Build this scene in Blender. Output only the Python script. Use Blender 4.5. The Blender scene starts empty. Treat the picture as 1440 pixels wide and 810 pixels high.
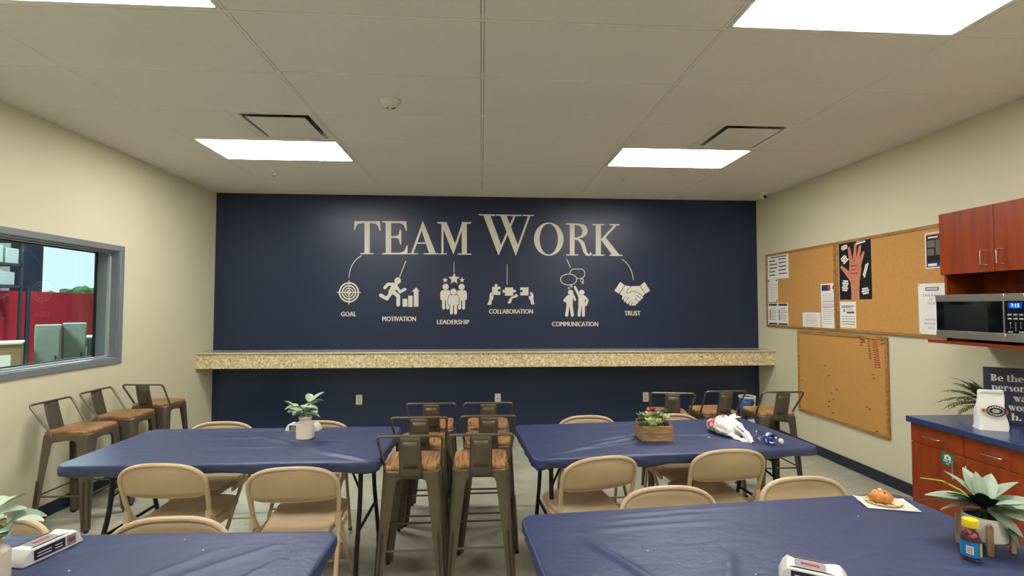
import bpy, bmesh, math, random
from mathutils import Vector, Matrix, Euler, noise
from math import pi, sin, cos, radians as rad

# ------------------------------------------------------------------ camera
scene = bpy.context.scene
COL = scene.collection
F_PX, YAW, PITCH, ROLL, CAMZ = 688.68, 0.06149, 0.03766, 0.00107, 1.591
FW = Vector((sin(YAW)*cos(PITCH), cos(YAW)*cos(PITCH), sin(PITCH)))
RT = Vector((cos(YAW), -sin(YAW), 0)); UPV = RT.cross(FW)
RT, UPV = RT*cos(ROLL)+UPV*sin(ROLL), UPV*cos(ROLL)-RT*sin(ROLL)
CAM = Vector((0, 0, CAMZ))
cd = bpy.data.cameras.new('camera'); cam = bpy.data.objects.new('camera', cd); COL.objects.link(cam)
cd.sensor_width = 36; cd.lens = F_PX/1440*36; cd.clip_start = .05; cd.clip_end = 300
m = Matrix((RT, UPV, -FW)).transposed().to_4x4(); m.translation = CAM
cam.matrix_world = m
scene.camera = cam
# ------------------------------------------------------------------ world, exposure
world = bpy.data.worlds.new('sky'); scene.world = world; world.use_nodes = True
bg = world.node_tree.nodes['Background']
bg.inputs[0].default_value = (.76, .89, 1, 1); bg.inputs[1].default_value = .72
vs = scene.view_settings
vs.view_transform = 'Standard'; vs.look = 'None'; vs.gamma = 1; vs.use_curve_mapping = False
vs.exposure = 1.32
PANEL_L = 9.3          # radiance of the LED ceiling panels

# measured room (metres): camera stands at x=0, y=0
XL, XR, YB, H, YR = -3.2785, 3.618, 6.224, 2.993, -2.2
def ray(px, py): return FW + RT*((px-720)/F_PX) - UPV*((py-405)/F_PX)
def Zp(px, py, z): d = ray(px, py); return CAM + d*((z-CAM.z)/d.z)
def Xp(px, py, x): d = ray(px, py); return CAM + d*(x/d.x)
def Yp(px, py, y): d = ray(px, py); return CAM + d*(y/d.y)

# ------------------------------------------------------------------ materials
def lin(c):
    return tuple(((v/255)/12.92 if v/255 <= .04045 else ((v/255+.055)/1.055)**2.4) for v in c)
MATS = {}
def nodes_of(name):
    mt = bpy.data.materials.new(name); mt.use_nodes = True
    nt = mt.node_tree; return mt, nt, nt.nodes, nt.links, nt.nodes['Principled BSDF']
def M(name, rgb, rough=.5, metal=0, spec=.5, var=.06, vs=6, bump=0, bs=60, coat=0, stretch=(1, 1, 1), emit=0):
    if name in MATS: return MATS[name]
    mt, nt, N, L, b = nodes_of(name)
    c = lin(rgb)
    tc = N.new('ShaderNodeTexCoord'); mp = N.new('ShaderNodeMapping'); mp.inputs['Scale'].default_value = stretch
    L.new(tc.outputs['Object'], mp.inputs[0])
    nz = N.new('ShaderNodeTexNoise'); nz.inputs['Scale'].default_value = vs; nz.inputs['Detail'].default_value = 4
    L.new(mp.outputs[0], nz.inputs['Vector'])
    rp = N.new('ShaderNodeValToRGB'); e = rp.color_ramp.elements
    e[0].position = .3; e[1].position = .7
    e[0].color = (*[max(0, x*(1-var)) for x in c], 1); e[1].color = (*[min(1, x*(1+var)) for x in c], 1)
    L.new(nz.outputs['Fac'], rp.inputs[0]); L.new(rp.outputs[0], b.inputs['Base Color'])
    b.inputs['Roughness'].default_value = rough; b.inputs['Metallic'].default_value = metal
    b.inputs['Specular IOR Level'].default_value = spec; b.inputs['Coat Weight'].default_value = coat
    if bump:
        n2 = N.new('ShaderNodeTexNoise'); n2.inputs['Scale'].default_value = bs; n2.inputs['Detail'].default_value = 3
        L.new(mp.outputs[0], n2.inputs['Vector'])
        bp = N.new('ShaderNodeBump'); bp.inputs['Strength'].default_value = bump; bp.inputs['Distance'].default_value = .004
        L.new(n2.outputs['Fac'], bp.inputs['Height']); L.new(bp.outputs[0], b.inputs['Normal'])
    if emit:
        b.inputs['Emission Color'].default_value = (*c, 1); b.inputs['Emission Strength'].default_value = emit
    MATS[name] = mt; return mt
def M_wood(name, a, bcol, scale, stretch, rough=.45, lo=.35, hi=.65, spec=.4):
    mt, nt, N, L, b = nodes_of(name)
    tc = N.new('ShaderNodeTexCoord'); mp = N.new('ShaderNodeMapping'); mp.inputs['Scale'].default_value = stretch
    L.new(tc.outputs['Object'], mp.inputs[0])
    nz = N.new('ShaderNodeTexNoise'); nz.inputs['Scale'].default_value = scale; nz.inputs['Detail'].default_value = 6
    nz.inputs['Distortion'].default_value = .4
    L.new(mp.outputs[0], nz.inputs['Vector'])
    rp = N.new('ShaderNodeValToRGB'); e = rp.color_ramp.elements
    e[0].position = lo; e[1].position = hi; e[0].color = (*lin(a), 1); e[1].color = (*lin(bcol), 1)
    L.new(nz.outputs['Fac'], rp.inputs[0]); L.new(rp.outputs[0], b.inputs['Base Color'])
    b.inputs['Roughness'].default_value = rough; b.inputs['Specular IOR Level'].default_value = spec
    MATS[name] = mt; return mt
def M_speckle(name, base, flecks, scale, rough, soft=.04):
    mt, nt, N, L, b = nodes_of(name)
    tc = N.new('ShaderNodeTexCoord'); prev = None
    rgb = N.new('ShaderNodeRGB'); rgb.outputs[0].default_value = (*lin(base), 1); prev = rgb.outputs[0]
    for i, (c, sc, th) in enumerate(flecks):
        v = N.new('ShaderNodeTexNoise'); v.inputs['Scale'].default_value = sc; v.inputs['Detail'].default_value = 2
        mp = N.new('ShaderNodeMapping'); mp.inputs['Location'].default_value = (i*3.1, i*1.7, i*.9)
        L.new(tc.outputs['Object'], mp.inputs[0]); L.new(mp.outputs[0], v.inputs['Vector'])
        r = N.new('ShaderNodeValToRGB'); r.color_ramp.elements[0].position = th; r.color_ramp.elements[1].position = min(1, th+soft)
        L.new(v.outputs['Fac'], r.inputs[0])
        mx = N.new('ShaderNodeMixRGB'); mx.inputs[2].default_value = (*lin(c), 1)
        L.new(r.outputs[0], mx.inputs[0]); L.new(prev, mx.inputs[1]); prev = mx.outputs[0]
    L.new(prev, b.inputs['Base Color']); b.inputs['Roughness'].default_value = rough
    MATS[name] = mt; return mt
def M_glass(name, tint=(255, 255, 255), ior=1.5, rough=.0, gain=1.0):
    mt = bpy.data.materials.new(name); mt.use_nodes = True; nt = mt.node_tree; N = nt.nodes; L = nt.links; N.clear()
    out = N.new('ShaderNodeOutputMaterial'); mx = N.new('ShaderNodeMixShader'); t = N.new('ShaderNodeBsdfTransparent')
    g = N.new('ShaderNodeBsdfGlossy'); g.inputs['Roughness'].default_value = rough
    # Schlick reflectance, the same from both sides of the pane
    gm = N.new('ShaderNodeNewGeometry'); dt = N.new('ShaderNodeVectorMath'); dt.operation = 'DOT_PRODUCT'; L.new(gm.outputs['Normal'], dt.inputs[0]); L.new(gm.outputs['Incoming'], dt.inputs[1])
    ab = N.new('ShaderNodeMath'); ab.operation = 'ABSOLUTE'; L.new(dt.outputs['Value'], ab.inputs[0])
    sb = N.new('ShaderNodeMath'); sb.operation = 'SUBTRACT'; sb.inputs[0].default_value = 1; L.new(ab.outputs[0], sb.inputs[1])
    pw = N.new('ShaderNodeMath'); pw.operation = 'POWER'; pw.inputs[1].default_value = 5; L.new(sb.outputs[0], pw.inputs[0])
    f0 = ((ior-1)/(ior+1))**2; fr = N.new('ShaderNodeMath'); fr.operation = 'MULTIPLY_ADD'; fr.inputs[1].default_value = 1-f0; fr.inputs[2].default_value = f0; L.new(pw.outputs[0], fr.inputs[0])
    t.inputs[0].default_value = (*lin(tint), 1)
    ml = N.new('ShaderNodeMath'); ml.operation = 'MULTIPLY'; ml.inputs[1].default_value = gain; L.new(fr.outputs[0], ml.inputs[0])
    L.new(ml.outputs[0], mx.inputs[0]); L.new(t.outputs[0], mx.inputs[1]); L.new(g.outputs[0], mx.inputs[2]); L.new(mx.outputs[0], out.inputs[0])
    MATS[name] = mt; return mt
def M_emit(name, rgb, s):
    mt = bpy.data.materials.new(name); mt.use_nodes = True; nt = mt.node_tree; nt.nodes.clear()
    o = nt.nodes.new('ShaderNodeOutputMaterial'); e = nt.nodes.new('ShaderNodeEmission')
    e.inputs[0].default_value = (*lin(rgb), 1); e.inputs[1].default_value = s; nt.links.new(e.outputs[0], o.inputs[0])
    MATS[name] = mt; return mt
def M_cloth():
    mt, nt, N, L, b = nodes_of('navy_plastic')
    tc = N.new('ShaderNodeTexCoord')
    b.inputs['Base Color'].default_value = (*lin((36, 50, 92)), 1)
    b.inputs['Roughness'].default_value = .46; b.inputs['Specular IOR Level'].default_value = .82
    prev = None
    for sc, st, dist, stretch in ((5, .36, .012, (1, 2.4, 1)), (24, .42, .004, (1, 1.7, 1))):
        mp = N.new('ShaderNodeMapping'); mp.inputs['Scale'].default_value = stretch; mp.inputs['Rotation'].default_value = (0, 0, .25)
        L.new(tc.outputs['Object'], mp.inputs[0])
        nz = N.new('ShaderNodeTexNoise'); nz.inputs['Scale'].default_value = sc; nz.inputs['Detail'].default_value = 3; nz.inputs['Distortion'].default_value = .6
        L.new(mp.outputs[0], nz.inputs['Vector'])
        bp = N.new('ShaderNodeBump'); bp.inputs['Strength'].default_value = st; bp.inputs['Distance'].default_value = dist
        L.new(nz.outputs['Fac'], bp.inputs['Height'])
        if prev: L.new(prev, bp.inputs['Normal'])
        prev = bp.outputs[0]
    L.new(prev, b.inputs['Normal']); MATS['navy_plastic'] = mt; return mt

wall_cream = M('cream_paint', (216, 210, 180), .55, var=.015, vs=1.5, bump=.06, bs=220)
wall_navy = M('navy_paint', (28, 41, 71), .36, spec=.5, var=.03, vs=2, bump=.03, bs=200)
base_navy = M('navy_vinyl', (32, 40, 56), .45, var=.05)
tile_m = M('ceiling_tile', (228, 222, 213), .9, spec=.2, var=.02, vs=40, bump=.15, bs=260)
grid_m = M('ceiling_grid', (234, 229, 217), .5, var=.01)
dark_void = M('plenum', (60, 58, 54), .9)
white_pl = M('white_plastic', (228, 224, 214), .4, var=.02)
ivory = M('ivory_plastic', (226, 222, 208), .4, var=.02)
frame_gr = M('frame_grey', (132, 138, 142), .42, metal=.25, var=.03)
black_pl = M('black_plastic', (22, 22, 24), .35, var=.05)
black_st = M('black_steel', (26, 27, 31), .38, metal=.2, var=.05)
beige_st = M('beige_steel', (192, 168, 134), .42, metal=.0, spec=.5, var=.05, vs=9)
bronze = M('gunmetal', (106, 97, 84), .38, metal=.55, var=.12, vs=8)
bronze_d = M('gunmetal_dark', (78, 71, 62), .4, metal=.55, var=.1)
rubber = M('rubber', (24, 24, 24), .7)
steel = M('chrome', (220, 220, 220), .2, metal=1, var=.01)
stain = M('stainless', (200, 196, 188), .32, metal=.95, var=.05, vs=30, stretch=(1, .05, 6))
seatwood = M_wood('seat_wood', (104, 72, 44), (186, 138, 90), 9, (9, .8, 1), .4)
cherry = M_wood('cherry', (122, 46, 16), (152, 66, 26), 4, (5, 5, .5), .36, .3, .7)
cherry_h = M_wood('cherry_edge', (118, 46, 18), (150, 66, 30), 4, (5, .5, 5), .38, .3, .7)
oak = M_wood('oak_frame', (148, 104, 54), (186, 138, 78), 8, (6, 1, 6), .5)
plank_w = M_wood('planter_wood', (118, 94, 62), (176, 142, 96), 10, (1, 6, 6), .7)
legwood = M_wood('pot_leg_wood', (128, 104, 76), (166, 140, 106), 12, (6, 6, 1), .6)
cork = M_speckle('cork', (198, 146, 78), [((184, 130, 66), 90, .58), ((208, 158, 92), 140, .6)], 80, .85)
granite = M_speckle('granite', (212, 196, 152), [((234, 222, 186), 32, .52), ((150, 124, 82), 46, .60), ((92, 74, 52), 60, .66), ((196, 172, 122), 24, .58)], 60, .3)
concrete = M_speckle('concrete', (172, 171, 154), [((158, 158, 142), 1.6, .42), ((186, 184, 166), 4.3, .45), ((148, 146, 132), 13, .55)], 3, .36, .25)
counter_m = M('counter_laminate', (44, 62, 104), .22, var=.05, vs=20)
cloth_m = M_cloth()
vinyl = M('mural_vinyl', (220, 216, 202), .5, var=.02)
paper = M('paper', (236, 234, 226), .7, var=.02)
ink = M('ink', (58, 58, 62), .7)
ink_lt = M('ink_light', (150, 150, 154), .7)
ink_blue = M('ink_blue', (40, 62, 120), .6)
ink_red = M('ink_red', (188, 58, 52), .6)
ink_or = M('ink_orange', (216, 168, 96), .6)
poster_bk = M('poster_black', (34, 34, 40), .35)
skin = M('skin_print', (204, 130, 102), .45, var=.14, vs=14)
glass = M_glass('window_glass', (222, 232, 228), 1.5)
clear = M_glass('clear_plastic', (240, 243, 245), 1.45, .05, 1.6)
led = M_emit('led_panel', (254, 252, 249), PANEL_L)

# ------------------------------------------------------------------ mesh helpers
class MB:
    def __init__(s): s.v = []; s.f = []; s.n = 0
    def lift(s): s.n += 1; return s.n*3e-5
    def add(s, vs, fs, T=None):
        o = len(s.v); s.v += [tuple(T @ Vector(v)) if T else tuple(v) for v in vs]
        s.f += [tuple(i+o for i in f) for f in fs]; return s
    def box(s, a, b, T=None):
        x0, y0, z0 = a; x1, y1, z1 = b
        return s.add([(x0, y0, z0), (x1, y0, z0), (x1, y1, z0), (x0, y1, z0), (x0, y0, z1), (x1, y0, z1), (x1, y1, z1), (x0, y1, z1)],
                     [(3, 2, 1, 0), (4, 5, 6, 7), (0, 1, 5, 4), (1, 2, 6, 5), (2, 3, 7, 6), (3, 0, 4, 7)], T)
    def tube(s, pts, r, n=8, closed=False, T=None, sq=1):
        pts = [Vector(p) for p in pts]; k = len(pts); rs = r if isinstance(r, (list, tuple)) else [r]*k
        vs = []; fs = []; prev = None
        for i, p in enumerate(pts):
            if closed: t = pts[(i+1) % k]-pts[i-1]
            else: t = pts[min(i+1, k-1)]-pts[max(i-1, 0)]
            t.normalize()
            if prev is None:
                a = Vector((0, 0, 1)) if abs(t.z) < .9 else Vector((1, 0, 0))
                u = t.cross(a).normalized()
            else: u = (prev-t*prev.dot(t)).normalized()
            prev = u; w = t.cross(u)
            for j in range(n):
                an = 2*pi*j/n; vs.append(p+(u*cos(an)+w*sin(an)*sq)*rs[i])
        for i in range(k if closed else k-1):
            i2 = (i+1) % k
            for j in range(n):
                j2 = (j+1) % n; fs.append((i*n+j, i*n+j2, i2*n+j2, i2*n+j))
        if not closed:
            fs.append(tuple(reversed(range(n)))); fs.append(tuple(range((k-1)*n, k*n)))
        return s.add(vs, fs, T)
    def lathe(s, prof, n=24, T=None, caps=True):
        vs = []; fs = []
        for (r, z) in prof:
            for j in range(n): a = 2*pi*j/n; vs.append((r*cos(a), r*sin(a), z))
        for i in range(len(prof)-1):
            for j in range(n):
                j2 = (j+1) % n; fs.append((i*n+j, i*n+j2, (i+1)*n+j2, (i+1)*n+j))
        if caps:
            fs.append(tuple(reversed(range(n)))); fs.append(tuple(range((len(prof)-1)*n, len(prof)*n)))
        return s.add(vs, fs, T)
    def prism(s, poly, o, u, v, t, w=None):
        """outline (a,b) in the plane o+a*u+b*v, thickness t along w (default u x v)"""
        o, u, v = Vector(o), Vector(u), Vector(v); w = Vector(w) if w else u.cross(v).normalized()
        ar = sum(poly[i-1][0]*poly[i][1]-poly[i][0]*poly[i-1][1] for i in range(len(poly)))
        if (ar < 0) == (u.cross(v).dot(w) > 0): poly = list(reversed(poly))
        n = len(poly)
        vs = [o+u*a+v*b for a, b in poly]+[o+u*a+v*b+w*t for a, b in poly]
        fs = [tuple(reversed(range(n))), tuple(range(n, 2*n))]+[(i, (i+1) % n, n+(i+1) % n, n+i) for i in range(n)]
        return s.add(vs, fs)
    def grid(s, rows, cyc=False):
        o = len(s.v); k = len(rows[0])
        for r in rows: s.v += [tuple(p) for p in r]
        for i in range(len(rows)-1):
            for j in range(k if cyc else k-1):
                j2 = (j+1) % k; s.f.append((o+i*k+j, o+i*k+j2, o+(i+1)*k+j2, o+(i+1)*k+j))
        return s
    def mesh(s, name, mat, smooth=35):
        me = bpy.data.meshes.new(name); me.from_pydata(s.v, [], s.f); me.update()
        if smooth:
            me.polygons.foreach_set('use_smooth', [True]*len(me.polygons))
            try: me.set_sharp_from_angle(angle=rad(smooth))
            except Exception: pass
        me.materials.append(mat); return me
    def build(s, name, mat, parent=None, smooth=35, bev=0, seg=2, sub=0, solid=0):
        o = bpy.data.objects.new(name, s.mesh(name, mat, smooth)); COL.objects.link(o)
        if parent: o.parent = parent
        if solid:
            md = o.modifiers.new('s', 'SOLIDIFY'); md.thickness = solid; md.offset = 0
        if bev:
            md = o.modifiers.new('b', 'BEVEL'); md.width = bev; md.segments = seg; md.limit_method = 'ANGLE'; md.angle_limit = rad(40)
        if sub:
            md = o.modifiers.new('u', 'SUBSURF'); md.levels = sub; md.render_levels = sub
        return o
def place(me, name, parent, mw):
    o = bpy.data.objects.new(name, me); COL.objects.link(o); o.parent = parent; o.matrix_basis = mw; return o
def tag(o, label, cat, group=None):
    o['label'] = label; o['category'] = cat
    if group: o['group'] = group
    return o
def thing(name, label, cat, loc=(0, 0, 0), rz=0, group=None):
    o = bpy.data.objects.new(name, None); o.empty_display_size = .1; COL.objects.link(o)
    o.location = loc; o.rotation_euler = (0, 0, rz); return tag(o, label, cat, group)
def struct(o): o['kind'] = 'structure'; return o
def copy_tree(o, parent=None):
    c = o.copy(); COL.objects.link(c); c.parent = parent
    for ch in o.children: copy_tree(ch, c)
    return c
def fillet(pts, r, n=4):
    pts = [Vector(p) for p in pts]; out = [pts[0]]
    for i in range(1, len(pts)-1):
        p, a, b = pts[i], pts[i-1]-pts[i], pts[i+1]-pts[i]
        d = min(r, a.length*.49, b.length*.49); p0 = p+a.normalized()*d; p1 = p+b.normalized()*d
        for k in range(n+1):
            t = k/n; out.append(p0*(1-t)**2+p*2*t*(1-t)+p1*t*t)
    return out+[pts[-1]]
def rrect(w, h, r, n=5, cx=0, cy=0):
    out = []
    for sx, sy, a0 in ((1, 1, 0), (-1, 1, pi/2), (-1, -1, pi), (1, -1, 3*pi/2)):
        for k in range(n+1):
            a = a0+pi/2*k/n; out.append((cx+sx*(w/2-r)+r*cos(a), cy+sy*(h/2-r)+r*sin(a)))
    return out
def circ(cx, cy, r, n=20, ry=None):
    return [(cx+r*cos(2*pi*k/n), cy+(ry or r)*sin(2*pi*k/n)) for k in range(n)]
_tc = {}
def text_geo(s, bold=0.0):
    key = (s, bold)
    if key in _tc: return _tc[key]
    cu = bpy.data.curves.new('t', 'FONT'); cu.body = s; cu.size = 1; cu.offset = bold; cu.resolution_u = 3
    ob = bpy.data.objects.new('t', cu); COL.objects.link(ob)
    dg = bpy.context.evaluated_depsgraph_get(); me = bpy.data.meshes.new_from_object(ob.evaluated_get(dg))
    vs = [(v.co.x, v.co.y) for v in me.vertices]; fs = [tuple(p.vertices) for p in me.polygons]
    bpy.data.objects.remove(ob); bpy.data.curves.remove(cu); bpy.data.meshes.remove(me)
    x0 = min(v[0] for v in vs); x1 = max(v[0] for v in vs); y0 = min(v[1] for v in vs); y1 = max(v[1] for v in vs)
    _tc[key] = ([((x-x0)/(x1-x0), (y-y0)/(y1-y0)) for x, y in vs], fs); return _tc[key]
def add_text(mb, s, o, u, v, bold=0.0):
    """text fitted to the parallelogram o, o+u, o+v"""
    vs, fs = text_geo(s, bold); o, u, v = Vector(o), Vector(u), Vector(v)
    mb.add([o+u*a+v*b for a, b in vs], fs); return mb

# ------------------------------------------------------------------ room shell
def room():
    fl = struct(MB().box((XL-.2, YR-.2, -.12), (XR+.2, YB+.2, -.006)).build('floor', M('joint', (52, 52, 46), .9)))
    ys = [YR-.05, .30, 3.95, YB+.05]; xs = [XL-.05, -.62, XR+.05]
    for i in range(3):
        for j in range(2):
            MB().box((xs[j]+.004, ys[i]+.004, -.05), (xs[j+1]-.004, ys[i+1]-.004, 0)).build('slab', concrete, fl, bev=.002, seg=1)
    struct(MB().box((XL-.2, YB, 0), (XR+.2, YB+.2, H+.3)).build('wall_back', wall_navy))
    struct(MB().box((XR, YR-.2, 0), (XR+.2, YB, H+.3)).build('wall_right', wall_cream))
    struct(MB().box((XL-.2, YR-.2, 0), (XR, YR, H+.3)).build('wall_rear', wall_cream))
    w = MB(); wy0, wy1, wz0, wz1 = 2.15, 4.632, 1.128, 2.084
    w.box((XL-.2, YR, 0), (XL, wy0, H+.3)); w.box((XL-.2, wy1, 0), (XL, YB, H+.3))
    w.box((XL-.2, wy0, 0), (XL, wy1, wz0)); w.box((XL-.2, wy0, wz1), (XL, wy1, H+.3))
    struct(w.build('wall_left', wall_cream))
    struct(MB().box((XL, YR, 0), (XL+.012, YB, .1)).build('baseboard_left', base_navy, bev=.003))
    struct(MB().box((XR-.012, 3.30, 0), (XR, YB, .1)).build('baseboard_right', base_navy, bev=.003))
    # window frame, stops and pane
    win = thing('window_1', 'grey metal framed window in the left cream wall', 'window'); win['kind'] = 'structure'
    del win['category']
    f = MB(); fw = .052; xo = XL+.014
    for a, b in (((wy0-fw, wz0-fw), (wy1+fw, wz0)), ((wy0-fw, wz1), (wy1+fw, wz1+fw)), ((wy0-fw, wz0), (wy0, wz1)), ((wy1, wz0), (wy1+fw, wz1))):
        f.box((XL-.012, a[0], a[1]), (xo, b[0], b[1]))
    f.build('window_frame', frame_gr, win, bev=.004)
    j = MB(); t = .008
    j.box((XL-.2, wy0, wz0), (XL, wy1, wz0+t)); j.box((XL-.2, wy0, wz1-t), (XL, wy1, wz1)); j.box((XL-.2, wy1-t, wz0), (XL, wy1, wz1)); j.box((XL-.2, wy0, wz0), (XL, wy0+t, wz1))
    j.build('window_jamb', frame_gr, win)
    st = MB(); s0, s1 = XL-.085, XL-.06
    for (a, b) in (((wy0, wz0), (wy1, wz0+.022)), ((wy0, wz1-.022), (wy1, wz1)), ((wy1-.022, wz0), (wy1, wz1)), ((wy0, wz0), (wy0+.022, wz1))):
        st.box((s0, a[0], a[1]), (s1, b[0], b[1]))
    st.build('window_stop', M('frame_light', (168, 172, 172), .35, metal=.3), win, bev=.003)
    g = MB(); gx = XL-.19
    for (a, b) in (((wy0, wz0), (wy1, wz0+.02)), ((wy0, wz1-.02), (wy1, wz1)), ((wy1-.02, wz0), (wy1, wz1)), ((wy0, wz0), (wy0+.02, wz1))):
        g.box((gx-.006, a[0], a[1]), (gx+.012, b[0], b[1]))
    g.build('gasket', black_pl, win)
    MB().box((gx-.003, wy0+.01, wz0+.01), (gx+.003, wy1-.01, wz1-.01)).build('pane', glass, win)
room()

def ceiling():
    c = struct(MB().box((XL-.2, YR-.2, H+.06), (XR+.2, YB+.2, H+.3)).build('ceiling', dark_void))
    T = .6096; x0 = -.001; y0 = 2.3546
    xs = [XL]+[x0+T*2*k for k in (-2, -1, 0, 1, 2)]+[XR]
    ys = [YR]+[y0+T*k for k in range(-7, 7)]+[YB]
    bw = .0065
    for x in xs[1:-1]: MB().box((x-bw, YR, H), (x+bw, YB, H+.03)).build('grid_bar', grid_m, c)
    for y in ys[1:-1]: MB().box((XL, y-bw, H-.0004), (XR, y+bw, H+.03)).build('grid_bar', grid_m, c)
    for s in ((XL, YR, XL+.018, YB), (XR-.018, YR, XR, YB), (XL, YB-.018, XR, YB)):
        MB().box((s[0], s[1], H-.001), (s[2], s[3], H+.02)).build('wall_angle', grid_m, c)
    lights = {(1, 9): 'far left', (4, 9): 'far right', (1, 5): 'near left', (4, 5): 'near right', (1, 1): 0, (4, 1): 0}
    rnd = random.Random(4)
    tile_cache = {}
    lab = {(1, 9): 'glowing white LED ceiling panel at the far left, beside the air diffuser', (4, 9): 'glowing white LED ceiling panel at the far right, nearest the mural wall',
           (1, 5): 'glowing LED ceiling panel cut off by the top left picture edge', (4, 5): 'big glowing LED ceiling panel at the top right, nearest the camera',
           (1, 1): 'LED ceiling panel behind the camera on the left', (4, 1): 'LED ceiling panel behind the camera on the right'}
    row_of = {}
    for j in range(len(ys)-1):
        for i in range(len(xs)-1):
            a, b, cc, d = xs[i]+.009, ys[j]+.009, xs[i+1]-.009, ys[j+1]-.009
            if i == 0: a = xs[0]+.002
            if i == len(xs)-2: cc = xs[-1]-.002
            yc = (b+d)/2
            key = None
            if i in (1, 4):
                for yy, kk in ((4.488, 9), (2.05, 5), (-.389, 1)):
                    if abs(yc-yy) < .1: key = (i, kk)
            if key:
                t = thing('ceiling_light', lab[key], 'light', ((a+cc)/2, yc, H), 0, 'LED panels in the ceiling')
                w, h = cc-a, d-b; fr = .022
                f = MB()
                for p, q in (((-w/2, -h/2), (w/2, -h/2+fr)), ((-w/2, h/2-fr), (w/2, h/2)), ((-w/2, -h/2+fr), (-w/2+fr, h/2-fr)), ((w/2-fr, -h/2+fr), (w/2, h/2-fr))):
                    f.box((*p, -.004), (*q, .03))
                f.build('frame', white_pl, t, bev=.002, seg=1)
                MB().box((-w/2+fr, -h/2+fr, .002), (w/2-fr, h/2-fr, .012)).build('diffuser', led, t)
                continue
            if i in (1, 4) and abs(yc-3.879) < .1:
                xm = (xs[i]+xs[i+1])/2
                diffuser(((xm+xs[i+1])/2, yc), i == 1)
                cc = xm-.008
                MB().box((xm-bw, b, H), (xm+bw, d, H+.03)).build('grid_bar', grid_m, c)
            dz = rnd.uniform(-.0012, .0012)
            MB().box((a, b, H-.001+dz), (cc, d, H+.015+dz)).build('tile', tile_m, c, bev=.003, seg=1)
def diffuser(xy, left):
    t = thing('air_diffuser', 'square white air diffuser above the far left ceiling panel' if left else 'square white air diffuser above the far right ceiling panel', 'vent', (xy[0], xy[1], H), 0, 'ceiling air diffusers')
    o, i = .297, .25
    f = MB()
    for a, b in (((-o, -o), (o, -i)), ((-o, i), (o, o)), ((-o, -i), (-i, i)), ((i, -i), (o, i))):
        f.box((*a, -.003), (*b, .012))
    f.build('frame', white_pl, t, bev=.002, seg=1)
    throat = M('diffuser_metal', (150, 150, 148), .25, metal=.8)
    hh = .055; k = .19
    MB().add([(-i, -i, .01), (i, -i, .01), (i, i, .01), (-i, i, .01), (-k, -k, hh), (k, -k, hh), (k, k, hh), (-k, k, hh)],
             [(0, 1, 5, 4), (1, 2, 6, 5), (2, 3, 7, 6), (3, 0, 4, 7), (4, 5, 6, 7)]).build('throat', throat, t, smooth=0)
    MB().box((-.215, -.215, -.012), (.215, .215, -.006)).build('plaque', white_pl, t, bev=.002, seg=1)
    MB().box((-.02, -.02, -.006), (.02, .02, hh)).build('hanger', throat, t)
ceiling()

# fixtures on the ceiling
def ceiling_bits():
    p = Zp(549, 141, H)
    t = thing('smoke_detector', 'round white smoke detector on a ceiling tile', 'smoke detector', (p.x, p.y, H))
    MB().lathe([(.068, 0), (.068, -.012), (.06, -.022)], 28).build('base', ivory, t)
    MB().lathe([(.058, -.02), (.052, -.038), (.038, -.046), (.0, -.047)], 28, caps=False).build('cover', ivory, t)
    for a in (0.4, 1.2, 2.6):
        MB().box((.028*cos(a)-.008, .028*sin(a)-.006, -.05), (.028*cos(a)+.008, .028*sin(a)+.006, -.044)).build('sensor_port', M('port', (90, 84, 72), .6), t)
    for px, py, s in ((385, 240, 'left'), (876, 249, 'right')):
        p = Zp(px, py, H)
        t = thing('sprinkler_head', 'small fire sprinkler head in the ceiling below the far %s panel' % s, 'sprinkler', (p.x, p.y, H), 0, 'ceiling sprinklers')
        MB().lathe([(.038, 0), (.036, -.006), (.016, -.012)], 20).build('escutcheon', white_pl, t)
        s_ = MB(); s_.lathe([(.008, -.01), (.008, -.03)], 10); s_.tube([(.012, 0, -.02), (.014, 0, -.04), (.003, 0, -.052)], .003, 6); s_.tube([(-.012, 0, -.02), (-.014, 0, -.04), (-.003, 0, -.052)], .003, 6)
        s_.build('body', steel, t)
        MB().lathe([(.016, -.052), (.016, -.055)], 16).build('deflector', steel, t)
    p = Zp(1074, 271, H)
    t = thing('dome_camera', 'small white dome security camera in the far right ceiling corner', 'camera', (p.x, p.y, H))
    MB().lathe([(.055, 0), (.055, -.035), (.05, -.04)], 24).build('housing', white_pl, t)
    MB().lathe([(.046, -.038), (.043, -.06), (.03, -.076), (.0, -.082)], 24, caps=False).build('dome', white_pl, t)
    MB().lathe([(.02, 0), (.018, .008), (.0, .012)], 16, Matrix.Translation((-.008, -.04, -.058)) @ Matrix.Rotation(rad(105), 4, 'X')).build('lens', black_pl, t)
ceiling_bits()

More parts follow.
